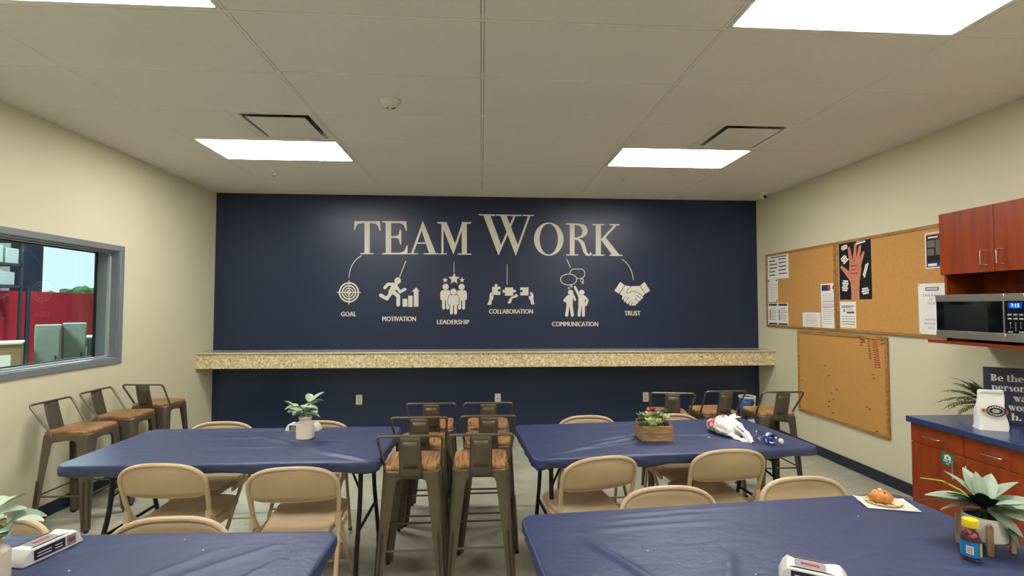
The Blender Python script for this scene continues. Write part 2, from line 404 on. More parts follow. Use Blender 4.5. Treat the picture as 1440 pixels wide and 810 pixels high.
# ------------------------------------------------------------------ bar counter on the mural wall, outlets
def bar():
    t = thing('bar_counter', 'speckled beige stone bar counter running along the navy wall', 'counter', (0, 0, 0))
    MB().box((XL+.001, 5.862, .868), (XR-.001, 5.90, 1.036)).build('front_apron', granite, t, bev=.003, seg=1)
    MB().box((XL+.001, 5.846, 1.036), (XR-.001, YB-.001, 1.054)).build('top', M_speckle('granite_top', (206, 200, 182), [((190, 182, 160), 40, .55), ((120, 104, 80), 60, .66)], 60, .12), t, bev=.004)
    MB().box((XL+.001, 5.90, .868), (XR-.001, YB-.001, .89)).build('underside', wall_cream, t)
    for px, py, kind, lb in ((505, 562, 0, 'ivory duplex outlet on the navy wall behind the white jar'), (700, 560, 1, 'ivory coax wall plate on the navy wall above the middle stools'), (908, 558, 0, 'ivory duplex outlet on the navy wall beside the wooden seated stools')):
        p = Yp(px, py, YB)
        o = thing('wall_outlet', lb, 'outlet', (p.x, YB, p.z-.001), 0, 'outlets on the navy wall')
        MB().prism(rrect(.074, .118, .006), (0, 0, 0), (1, 0, 0), (0, 0, 1), .006, (0, -1, 0)).build('cover_plate', ivory, o)
        if kind:
            MB().prism(circ(0, 0, .008, 12), (0, -.006, 0), (1, 0, 0), (0, 0, 1), .006, (0, -1, 0)).build('jack', M('jack', (80, 74, 60), .4, metal=.6), o)
        else:
            for s in (-1, 1):
                r = MB().prism(rrect(.034, .03, .010), (0, -.006, s*.024), (1, 0, 0), (0, 0, 1), .002, (0, -1, 0)).build('receptacle', M('receptacle', (206, 200, 184), .4), o)
                sl = MB()
                for q in (-1, 1): sl.box((q*.007-.0012, -.0086, s*.024-.005), (q*.007+.0012, -.0078, s*.024+.005))
                sl.build('slot', black_pl, r)
bar()

# ------------------------------------------------------------------ mural lettering and icons (cut vinyl on the navy wall)
VT = .002
class Decal:
    """shapes measured on the wall: crop origin and scale turn a measured spot into wall metres"""
    def __init__(s, ox, oy, sc): s.o = (ox, oy, sc)
    def w(s, x, y):
        p = Yp(s.o[0]+x/s.o[2], s.o[1]+y/s.o[2], YB); return (p.x, p.z)
    def poly(s, mb, pts, lay=0, t=VT):
        mb.prism([s.w(*p) for p in pts], (0, YB-lay*.0012, 0), (1, 0, 0), (0, 0, 1), t+mb.lift(), (0, -1, 0)); return mb
    def stroke(s, mb, pts, wd, lay=0, cap=True):
        for a, b in zip(pts, pts[1:]):
            d = Vector((b[0]-a[0], b[1]-a[1])); n = Vector((-d.y, d.x)).normalized()*wd/2
            s.poly(mb, [(a[0]+n.x, a[1]+n.y), (b[0]+n.x, b[1]+n.y), (b[0]-n.x, b[1]-n.y), (a[0]-n.x, a[1]-n.y)], lay)
        if cap:
            for p in pts: s.poly(mb, circ(p[0], p[1], wd/2, 12), lay)
        return mb
    def ring(s, mb, cx, cy, r0, r1, n=36, q0=None, q1=None, lay=0):
        q0 = q0 or r0; q1 = q1 or r1; y0 = YB-lay*.0012; y1 = y0-VT-mb.lift()
        a = [s.w(cx+r0*cos(2*pi*k/n), cy+q0*sin(2*pi*k/n)) for k in range(n)]
        b = [s.w(cx+r1*cos(2*pi*k/n), cy+q1*sin(2*pi*k/n)) for k in range(n)]
        vs = [(p[0], y1, p[1]) for p in a]+[(p[0], y1, p[1]) for p in b]+[(p[0], y0, p[1]) for p in a]+[(p[0], y0, p[1]) for p in b]
        fs = []
        for k in range(n):
            k2 = (k+1) % n
            fs += [(k, n+k, n+k2, k2), (n+k, 3*n+k, 3*n+k2, n+k2), (k, k2, 2*n+k2, 2*n+k)]
        mb.add(vs, fs); return mb
    def text(s, mb, st, x0, y0, x1, y1, bold=0):
        a = s.w(x0, y1); b = s.w(x1, y1); c = s.w(x0, y0)
        for k in range(3): add_text(mb, st, (a[0]+.0022*(k-1), YB-.002-4e-5*k, a[1]), (b[0]-a[0], 0, b[1]-a[1]), (c[0]-a[0], 0, c[1]-a[1]), bold)   # widened strokes
        return mb
def arc3(p0, p1, p2, n=10):
    return [((1-t)**2*p0[0]+2*t*(1-t)*p1[0]+t*t*p2[0], (1-t)**2*p0[1]+2*t*(1-t)*p1[1]+t*t*p2[1]) for t in [k/n for k in range(n+1)]]
def mural():
    D = Decal(490, 295, 7.5789); W = Decal(670, 295, 6.857)
    t = thing('wall_lettering', 'large white serif TEAM WORK lettering across the top of the navy wall', 'lettering', (0, 0, 0))
    def L(d, *polys):
        mb = MB()
        for p in polys: d.poly(mb, p)
        return mb.build('letter', vinyl, t, smooth=0)
    L(D, [(65, 122), (335, 122), (343, 220), (330, 220), (318, 175), (292, 150), (255, 142), (228, 142), (228, 456), (242, 462), (270, 463), (270, 473), (125, 473), (125, 463), (158, 462), (172, 456), (172, 142), (140, 142), (105, 150), (82, 176), (72, 216), (58, 218)])
    L(D, [(360, 122), (618, 122), (622, 220), (610, 220), (600, 180), (575, 150), (540, 142), (455, 142), (455, 283), (500, 282), (535, 268), (546, 215), (562, 215), (562, 370), (550, 370), (540, 320), (518, 300), (455, 297), (455, 458), (550, 458), (598, 440), (619, 380), (632, 380), (628, 475), (358, 475), (358, 463), (398, 458), (398, 142), (360, 134)])
    L(D, [(793, 118), (932, 466), (860, 466), (772, 195)], [(793, 118), (800, 170), (691, 466), (667, 466)], [(728, 348), (822, 348), (828, 362), (722, 362)], [(632, 463), (740, 463), (740, 474), (632, 474)], [(800, 463), (958, 463), (958, 476), (800, 476)])
    L(D, [(992, 150), (1012, 150), (1012, 468), (992, 468)], [(945, 130), (1046, 130), (1050, 150), (985, 152), (948, 142)], [(982, 132), (1046, 132), (1140, 368), (1118, 476)], [(1108, 452), (1118, 476), (1226, 170), (1212, 136)], [(1208, 132), (1262, 132), (1262, 470), (1208, 470)], [(1210, 130), (1308, 130), (1306, 147), (1262, 152), (1210, 152)], [(1165, 466), (1310, 466), (1310, 479), (1165, 479)], [(962, 466), (1050, 466), (1050, 476), (962, 476)])
    L(W, [(22, 42), (180, 46), (180, 60), (22, 54)], [(188, 46), (435, 48), (435, 61), (188, 58)], [(445, 48), (555, 49), (555, 60), (445, 61)], [(66, 52), (134, 54), (242, 352), (213, 442)], [(213, 442), (204, 418), (357, 58), (379, 58)], [(230, 54), (290, 56), (405, 352), (379, 446)], [(379, 446), (370, 420), (498, 58), (520, 58)])
    o = MB(); W.ring(o, 697, 283, 88, 142, 48, 148, 160); o.build('letter', vinyl, t, smooth=0)
    bowl = arc3((945, 132), (1070, 125), (1072, 205), 10)+arc3((1072, 205), (1068, 272), (960, 279), 8)+arc3((945, 268), (1022, 268), (1022, 205), 8)+arc3((1022, 205), (1020, 146), (945, 146), 8)
    L(W, [(900, 131), (946, 131), (946, 436), (900, 436)], [(862, 130), (902, 130), (902, 146), (862, 141)], [(865, 430), (982, 430), (982, 441), (865, 441)], bowl,
      [(945, 272), (990, 278), (1038, 308), (1056, 368), (1068, 415), (1088, 430), (1096, 412), (1110, 414), (1112, 434), (1088, 447), (1055, 442), (1030, 405), (1012, 345), (985, 298), (945, 286)])
    L(W, [(1150, 139), (1200, 139), (1200, 438), (1150, 438)], [(1118, 138), (1235, 138), (1235, 150), (1118, 150)], [(1118, 432), (1235, 432), (1235, 444), (1118, 444)], [(1328, 148), (1356, 148), (1218, 296), (1198, 288)], [(1285, 138), (1380, 139), (1378, 152), (1285, 150)], [(1200, 288), (1238, 260), (1378, 434), (1308, 434)], [(1282, 432), (1408, 433), (1408, 446), (1282, 445)])
    def icon(label): return thing('wall_decal', label, 'decal', (0, 0, 0), 0, 'icons on the navy wall')
    A = Decal(470, 350, 7.3615)
    t1 = icon('white target icon captioned GOAL on the navy wall'); mb = MB()
    for r0, r1 in ((90, 105), (62, 76), (38, 48), (17, 25)): A.ring(mb, 153, 450, r0, r1)
    A.poly(mb, circ(153, 450, 8)); A.stroke(mb, [(153, 326), (153, 576)], 8, cap=False); A.stroke(mb, [(28, 450), (278, 450)], 8, cap=False)
    mb.build('icon', vinyl, t1, smooth=0)
    A.stroke(MB(), arc3((285, 70), (165, 130), (152, 300), 10), 7, cap=False).build('pointer_line', vinyl, t1, smooth=0)
    A.text(MB(), 'GOAL', 72, 650, 228, 698).build('caption', vinyl, t1, smooth=0)
    t1 = icon('white running figure beside rising bars captioned MOTIVATION'); mb = MB()
    A.poly(mb, circ(658, 329, 33)); A.stroke(mb, [(610, 366), (556, 366), (524, 402)], 32); A.stroke(mb, [(628, 380), (592, 446)], 62); A.stroke(mb, [(640, 385), (680, 446), (732, 418)], 30)
    A.stroke(mb, [(594, 446), (546, 516), (482, 480)], 36); A.stroke(mb, [(602, 440), (664, 488), (662, 578)], 38)
    mb.build('runner', vinyl, t1, smooth=0); mb = MB()
    A.poly(mb, [(708, 517), (757, 517), (757, 598), (708, 598)]); A.poly(mb, [(766, 485), (811, 485), (811, 600), (766, 600)]); A.poly(mb, [(824, 598), (824, 442), (803, 442), (849, 398), (884, 442), (872, 442), (872, 598)])
    mb.build('bar_arrow', vinyl, t1, smooth=0)
    A.stroke(MB(), [(742, 125), (674, 300)], 7, cap=False).build('pointer_line', vinyl, t1, smooth=0)
    A.text(MB(), 'MOTIVATION', 500, 700, 845, 748).build('caption', vinyl, t1, smooth=0)
    B = Decal(600, 370, 8.4706)
    t1 = icon('white trio of people under three stars captioned LEADERSHIP')
    def star(cx, cy, R, r): return [(cx+(R if k % 2 == 0 else r)*sin(pi*k/5), cy-(R if k % 2 == 0 else r)*cos(pi*k/5)) for k in range(10)]
    for q in ((327, 188, 72, 31), (220, 203, 34, 15), (421, 201, 34, 15)): B.poly(MB(), star(*q)).build('star', vinyl, t1, smooth=0)
    def man(cx, hy, e=0, lay=0):
        mb = MB(); B.poly(mb, circ(cx, hy, 37+e), lay)
        B.poly(mb, [(cx-40-e, hy+40-e), (cx+40+e, hy+40-e), (cx+58+e, hy+54), (cx+64+e, hy+90), (cx+62+e, hy+150+e), (cx+40+e, hy+160+e), (cx-40-e, hy+160+e), (cx-62-e, hy+150+e), (cx-64-e, hy+90), (cx-58-e, hy+54)], lay)
        for k in (-1, 1): B.stroke(mb, [(cx+k*24, hy+150), (cx+k*24, hy+252)], 36+2*e, lay)
        return mb
    man(226, 283).build('person_icon', vinyl, t1, smooth=0); man(416, 283).build('person_icon', vinyl, t1, smooth=0)
    man(320, 341, 6, 1).build('outline', wall_navy, t1, smooth=0); man(320, 341, 0, 2).build('person_icon', vinyl, t1, smooth=0)
    B.stroke(MB(), [(326, -16), (326, 112)], 7, cap=False).build('pointer_line', vinyl, t1, smooth=0)
    B.text(MB(), 'LEADERSHIP', 125, 675, 508, 728).build('caption', vinyl, t1, smooth=0)
    t1 = icon('white hands holding puzzle pieces captioned COLLABORATION'); 
    mb = MB(); B.poly(mb, [(780, 280), (878, 280), (878, 378), (780, 378)]); B.poly(mb, circ(826, 264, 17)); mb.build('puzzle_piece', vinyl, t1, smooth=0)
    mb = MB(); B.poly(mb, [(932, 290), (1030, 290), (1030, 388), (932, 388)]); B.poly(mb, circ(918, 335, 17)); B.poly(mb, circ(1045, 333, 17)); mb.build('puzzle_piece', vinyl, t1, smooth=0)
    mb = MB(); B.poly(mb, [(1115, 288), (1213, 288), (1213, 385), (1115, 385)]); mb.build('puzzle_piece', vinyl, t1, smooth=0)
    mb = MB(); B.poly(mb, circ(862, 325, 15), 1); B.poly(mb, circ(1130, 333, 14), 1); B.poly(mb, [(862, 316), (882, 312), (882, 338), (862, 334)], 1); B.poly(mb, [(1130, 324), (1110, 320), (1110, 346), (1130, 342)], 1); mb.build('outline', wall_navy, t1, smooth=0)
    for h in ([(722, 495), (745, 440), (750, 380), (765, 345), (778, 352), (776, 382), (797, 385), (793, 420), (775, 455), (767, 497)], [(963, 478), (985, 430), (1005, 402), (1040, 390), (1068, 365), (1080, 378), (1092, 394), (1060, 410), (1020, 422), (1000, 478)], [(1285, 490), (1272, 440), (1272, 375), (1245, 340), (1232, 350), (1240, 392), (1215, 395), (1220, 425), (1240, 455), (1245, 492)]):
        B.poly(MB(), h).build('hand_icon', vinyl, t1, smooth=0)
    B.stroke(MB(), [(958, 10), (958, 258)], 7, cap=False).build('pointer_line', vinyl, t1, smooth=0)
    B.text(MB(), 'COLLABORATION', 745, 548, 1265, 602).build('caption', vinyl, t1, smooth=0)
    C = Decal(770, 365, 8.1)
    t1 = icon('white two people under speech bubbles captioned COMMUNICATION')
    mb = MB(); C.ring(mb, 240, 227, 88, 96, 40, 58, 66); C.stroke(mb, [(335, 214), (380, 214)]+arc3((380, 214), (424, 205), (424, 160), 6)+arc3((424, 160), (422, 108), (370, 107), 6)+arc3((310, 107), (256, 108), (255, 165), 6), 8)
    C.ring(mb, 392, 236, 13, 20, 16); C.ring(mb, 402, 266, 7, 13, 12); C.ring(mb, 268, 302, 8, 15, 12); C.ring(mb, 242, 326, 5, 11, 12); mb.build('speech_bubble', vinyl, t1, smooth=0)
    mb = MB(); C.poly(mb, circ(262, 374, 30)); C.poly(mb, [(214, 420), (232, 405), (286, 405), (286, 525), (216, 525)]); C.stroke(mb, [(234, 515), (217, 634)], 34); C.stroke(mb, [(266, 515), (283, 634)], 34)
    C.stroke(mb, [(226, 424), (192, 466), (236, 488)], 26); C.stroke(mb, [(290, 402), (312, 458)], 25); mb.build('person_icon', vinyl, t1, smooth=0)
    mb = MB(); C.poly(mb, circ(390, 374, 30)); C.poly(mb, [(352, 405), (410, 405), (426, 420), (426, 525), (352, 525)]); C.stroke(mb, [(371, 515), (358, 634)], 34); C.stroke(mb, [(408, 515), (408, 634)], 34)
    C.stroke(mb, [(362, 418), (312, 314)], 26); C.stroke(mb, [(424, 424), (455, 466), (436, 518)], 25); mb.build('person_icon', vinyl, t1, smooth=0)
    C.stroke(MB(), [(217, -6), (264, 96)], 7, cap=False).build('pointer_line', vinyl, t1, smooth=0)
    C.text(MB(), 'COMMUNICATION', 52, 708, 575, 760).build('caption', vinyl, t1, smooth=0)
    t1 = icon('white handshake icon captioned TRUST at the right end of the row')
    for cf in ([(762, 355), (828, 255), (876, 292), (814, 388)], [(1105, 255), (1167, 355), (1115, 388), (1056, 297)]): C.poly(MB(), cf).build('cuff', vinyl, t1, smooth=0)
    C.poly(MB(), [(884, 294), (950, 306), (1048, 300), (1108, 388), (1085, 420), (1086, 438), (1068, 448), (1058, 468), (1034, 478), (1030, 496), (1008, 505), (1005, 525), (985, 522), (965, 524), (935, 524), (928, 508), (905, 505), (895, 485), (870, 480), (866, 458), (845, 452), (856, 415), (822, 392)]).build('clasped_hands', vinyl, t1, smooth=0)
    mb = MB()
    C.stroke(mb, arc3((950, 310), (885, 360), (905, 384), 8)+arc3((905, 384), (930, 385), (952, 362), 6)+arc3((952, 362), (1020, 355), (1086, 424), 8), 6, 1)
    for a, b in (((1010, 405), (1066, 446)), ((994, 440), (1034, 480)), ((884, 425), (858, 458)), ((922, 430), (890, 480)), ((945, 470), (918, 505)), ((968, 490), (950, 522))): C.stroke(mb, [a, b], 6, 1)
    mb.build('outline', wall_navy, t1, smooth=0)
    C.stroke(MB(), arc3((850, -2), (960, 70), (978, 235), 10), 7, cap=False).build('pointer_line', vinyl, t1, smooth=0)
    C.text(MB(), 'TRUST', 877, 585, 1058, 638).build('caption', vinyl, t1, smooth=0)
mural()

# ------------------------------------------------------------------ tables and cloths
TZ = .748
def rot2(x, y, a): return (x*cos(a)-y*sin(a), x*sin(a)+y*cos(a))
def table(c, rz, Lx, Wy, label, clabel, creases, seed):
    t = thing('folding_table', label, 'table', (*c, 0), rz, 'folding tables')
    x, y = Lx/2-.012, Wy/2-.012
    MB().prism(rrect(2*x, 2*y, .05), (0, 0, TZ-.05), (1, 0, 0), (0, 1, 0), .044).build('tabletop', M('table_plastic', (186, 184, 176), .6), t)
    for s in (-1, 1):
        lx = s*(Lx/2-.14)
        for q in (-1, 1):
            MB().tube(fillet([(lx, q*.17, TZ-.05), (lx, q*.17, .46), (lx+s*.005, q*.27, .16), (lx+s*.01, q*.30, .012)], .12, 5), .0135, 10).build('leg', black_st, t)
            MB().lathe([(.017, 0), (.017, .03), (.015, .034)], 10, Matrix.Translation((lx+s*.01, q*.30, 0))).build('foot', rubber, t)
        MB().tube([(lx, -.17, .60), (lx, .17, .60)], .010, 8).build('crossbar', black_st, t)
        MB().tube([(lx+s*.004, -.22, .30), (lx+s*.004, .22, .30)], .010, 8).build('crossbar', black_st, t)
        MB().tube([(lx, .0, .59), (lx-s*.14, 0, .635), (lx-s*.36, 0, TZ-.055)], .010, 8).build('brace', black_st, t)
        MB().tube([(lx-s*.12, .0, .63), (lx, .165, .50)], .007, 8).build('brace', black_st, t)
        MB().tube([(lx-s*.12, .0, .63), (lx, -.165, .50)], .007, 8).build('brace', black_st, t)
    # cloth: fine grid on top, rolled edge, short gathered skirt tucked under the table edge
    r = .055; nx, ny = 150, 70; hx, hy = Lx/2, Wy/2
    def rnd_pt(x, y):
        ax, ay = abs(x)-(hx-r), abs(y)-(hy-r)
        if ax > 0 and ay > 0:
            k = max(ax, ay)/math.hypot(ax, ay); ax *= k; ay *= k
            return (math.copysign(hx-r+ax, x), math.copysign(hy-r+ay, y))
        return (x, y)
    def h(x, y):
        z = .0014*noise.noise(Vector((x*3+seed, y*6, seed)))
        for (x0, y0, x1, y1, a, w) in creases:
            dx, dy = x1-x0, y1-y0; l2 = dx*dx+dy*dy
            u = max(0, min(1, ((x-x0)*dx+(y-y0)*dy)/l2)); d = math.hypot(x-x0-u*dx, y-y0-u*dy)
            z += 1.5*a*math.exp(-(d/(w*.85))**2)*sin(pi*min(1, max(0.02, u*.96+.02)))**.5
        return z
    mb = MB(); rows = []
    for j in range(ny+1):
        row = []
        for i in range(nx+1):
            p = rnd_pt(-hx+2*hx*i/nx, -hy+2*hy*j/ny); row.append((p[0], p[1], TZ+h(*p)))
        rows.append(row)
    mb.grid(rows)
    W1 = nx+1
    ring = [i for i in range(nx)]+[j*W1+nx for j in range(ny)]+[ny*W1+i for i in range(nx, 0, -1)]+[j*W1 for j in range(ny, 0, -1)]
    n = len(ring); base = [Vector(mb.v[i]) for i in ring]; prevring = ring
    nor = []
    for k in range(n):
        tt = base[(k+1) % n]-base[k-1]; nor.append(Vector((tt.y, -tt.x, 0)).normalized())
    rr = random.Random(seed)
    for lv, (out, dn) in enumerate(((.005, .002), (.009, .008), (.010, .018), (.010, .030), (.009, .044), (.005, .058), (-.004, .064), (-.025, .062))):
        idx = []
        for k in range(n):
            p = base[k]; s_ = k/n*2*(Lx+Wy)
            cr = math.exp(-((max(0, min(abs(abs(p.x)-hx), .4))+max(0, min(abs(abs(p.y)-hy), .4)))/.10)**2)
            rip = (noise.noise(Vector((s_*9-lv*.3, lv*.25, seed)))*.007+noise.noise(Vector((s_*24+lv*.8, lv*.3, seed)))*.004+cr*noise.noise(Vector((s_*44+lv*.9, lv*.3, seed+3)))*.016)*min(1, dn/.035)
            hem = 1+.30*noise.noise(Vector((s_*2.2, 7, seed)))+.12*noise.noise(Vector((s_*7, 7, seed))) if lv >= 3 else 1
            q = p+nor[k]*(out+rip); mb.v.append((q.x, q.y, TZ-dn*hem)); idx.append(len(mb.v)-1)
        for k in range(n): mb.f.append((prevring[k], idx[k], idx[(k+1) % n], prevring[(k+1) % n]))
        prevring = idx
    mb.f = [tuple(f) for f in mb.f]
    o = mb.build('tablecloth', cloth_m, None, smooth=80); o.location = (*c, 0); o.rotation_euler = (0, 0, rz)
    tag(o, clabel, 'tablecloth', 'navy plastic tablecloths'); return t
table((-1.405, 3.14), rad(-.5), 1.68, .765, 'black legged folding table under the cloth with the white jar', 'navy plastic tablecloth under the white jar plant by the window stools',
      [(-.1, .2, .75, -.36, .004, .018), (.0, .05, .55, .06, .003, .012), (-.5, .12, .3, .13, .0025, .012), (-.45, -.1, .35, -.08, .0025, .014), (-.7, .3, .2, .33, .003, .02), (.45, -.2, .8, -.38, .005, .02)], 1.3)
table((1.133, 3.182), rad(4.5), 1.74, .775, 'black legged folding table under the cloth with the wooden planter', 'navy plastic tablecloth under the wooden planter and shopping bag',
      [(-.75, -.32, .0, .05, .005, .016), (-.5, -.1, .1, .12, .004, .014), (.05, .0, .6, -.08, .004, .01), (-.3, .3, .2, .32, .003, .02), (-.6, -.25, -.1, -.1, .003, .012)], 4.1)
table((-1.415, 1.542), rad(-1.5), 1.74, .775, 'folding table at the lower left under a navy cloth', 'navy plastic tablecloth at the lower left picture edge',
      [(.3, -.1, .7, .3, .004, .02), (.15, -.2, .5, .25, .003, .02), (.55, -.2, .75, .2, .004, .02), (-.2, .2, .3, .35, .003, .02), (.0, -.3, .3, .1, .003, .02)], 8.2)
table((1.05, 1.682), rad(4.7), 1.71, .785, 'folding table at the lower right under a navy cloth', 'navy plastic tablecloth under the pastry at the lower right',
      [(-.66, .15, -.5, -.2, .006, .02), (-.55, -.25, .6, .02, .004, .012), (-.35, -.25, -.2, .0, .005, .022), (-.05, -.3, .1, -.1, .004, .02), (-.55, .28, -.1, .30, .003, .012), (-.6, .22, -.1, .23, .003, .012), (.3, .1, .55, .2, .004, .018), (.35, -.15, .8, -.3, .004, .015), (-.5, .34, .1, .35, .003, .01)], 12.7)

# ------------------------------------------------------------------ folding chairs (face +y)
def make_chair():
    t = thing('folding_chair', 'x', 'chair', (0, 0, 0), 0, 'beige folding chairs')
    w = .222; TP = .782
    def side(z):              # the tube kinks at the seat: steep back above, forward slanting front leg below
        return -.22+(TP-z)*.30 if z > .5 else -.1354+(.5-z)*.78
    def arch(x):              # height of the tube centre over the half width x
        e = min(1, abs(x)/w); return .655+(TP-.0115-.655)*(1-e**2.7)**(1/2.7)
    hoop = [(w*cos(a_), sin(a_)) for a_ in [pi*k/28 for k in range(29)]]
    top_pts = []
    for k in range(29):
        a_ = pi*k/28; c_, s_ = cos(a_), sin(a_); q = (abs(c_)**2.7+abs(s_)**2.7)**(-1/2.7)
        x = w*c_*q; z = .655+(TP-.0115-.655)*s_*q; top_pts.append((x, side(z), z))
    MB().tube([(w-.018, side(0), 0), (w-.010, side(.50), .50), (w-.003, side(.58), .58)]+top_pts+[(-w+.003, side(.58), .58), (-w+.010, side(.50), .50), (-w+.018, side(0), 0)], .0115, 10).build('frame_tube', beige_st, t)
    # curved back panel set inside the hoop
    rows = []
    for i in range(17):
        u = -1+2*i/16; x = u*(w-.004)
        ztop = arch(x)-.004
        zb = .600-.012*(1-u*u)+.03*max(0, abs(u)-.8)*5*.5; bow = .020*(1-u*u); col = []
        for j in range(6):
            z = zb+(max(ztop, zb+.01)-zb)*j/5; col.append((x, side(z)-bow*.9*sin(pi*min(1, (j+.6)/5.6))-.002, z))
        rows.append(col)
    MB().grid(rows).build('backrest', beige_st, t, smooth=60, solid=.004)
    MB().tube([(r[0][0], r[0][1]+.003, r[0][2]) for r in rows], .0055, 8).build('backrest_hem', beige_st, t)
    # seat pan: rounded, dished, with a rolled rim
    pts = fillet([(-.165, -.185, 0), (-.185, -.02, 0), (-.198, .225, 0), (0, .245, 0), (.198, .225, 0), (.185, -.02, 0), (.165, -.185, 0)], .075, 5)
    def sz(y): return .435+.02*(y+.16)/.41
    mb = MB(); c = Vector((0, .03, 0)); rws = []
    for (k, dz) in [(.0, -.006), (.35, -.006), (.7, -.005), (.9, -.001), (.97, .002), (1, -.003), (1, -.03), (.97, -.032)]:
        rws.append([(c.x+(p.x-c.x)*k, c.y+(p.y-c.y)*k, sz(c.y+(p.y-c.y)*k)+dz) for p in pts])
    mb.grid(rws, True).build('seat', beige_st, t, smooth=60)
    fc = M('foot_cap', (88, 74, 58), .6)
    for s in (-1, 1):
        MB().tube([(s*(w-.006), side(.50)-.006, .50), (s*(w-.004), side(.5)-.016, .42), (s*(w-.004), -.255, .005)], .0110, 10).build('rear_leg', beige_st, t)
        MB().tube([(s*(w-.009), side(.52), .515), (s*(w-.010), side(.5)-.003, .455)], .0160, 10).build('collar', beige_st, t)
        MB().box((s*.207-.006, -.15, .395), (s*.207+.006, .06, .428)).build('hinge_plate', beige_st, t)
        MB().lathe([(.014, 0), (.014, .022)], 10, Matrix.Translation((s*(w-.004), -.255, 0))).build('foot_cap', fc, t)
        MB().lathe([(.014, 0), (.014, .022)], 10, Matrix.Translation((s*(w-.015), side(0)-.003, 0))).build('foot_cap', fc, t)
    MB().tube([(-w, -.238, .10), (w, -.238, .10)], .007, 8).build('rung', beige_st, t)
    for z in (.12, .27): MB().tube([(-w+.010, side(z), z), (w-.010, side(z), z)], .007, 8).build('rung', beige_st, t)
    return t
CH = make_chair(); first = [True]
def chair(x, y, rz, label):
    """x,y: where the top of the backrest stands"""
    o = CH if first[0] else copy_tree(CH); first[0] = False
    dx, dy = rot2(0, .22, rz); o.location = (x+dx, y+dy, 0); o.rotation_euler = (0, 0, rz); o['label'] = label
chair(-1.655, 2.66, rad(-3), 'beige folding chair pushed up to the jar table, nearer the window')
chair(-.955, 2.565, rad(2), 'beige folding chair pushed up to the jar table, beside the stools')
chair(.655, 2.645, rad(14), 'beige folding chair turned askew at the planter table')
chair(1.415, 2.735, rad(4), 'beige folding chair in front of the shopping bag, pushed under the table')
chair(-1.815, 3.60, rad(180), 'beige folding chair behind the jar table, nearer the window wall')
chair(-1.15, 3.59, rad(178), 'beige folding chair behind the white jar plant')
chair(.78, 3.645, rad(184), 'beige folding chair behind the planter table, nearer the stools')
chair(1.43, 3.665, rad(185), 'beige folding chair directly behind the wooden planter')
chair(-1.187, 2.0, rad(180), 'beige folding chair facing the camera at the lower left table')
chair(-1.865, 2.04, rad(178), 'beige folding chair mostly hidden by the leafy plant at the left edge')
chair(.835, 2.205, rad(184), 'beige folding chair behind the lower right table, beside the askew chair')
chair(1.522, 2.29, rad(185), 'beige folding chair behind the lower right table, nearer the pastry')

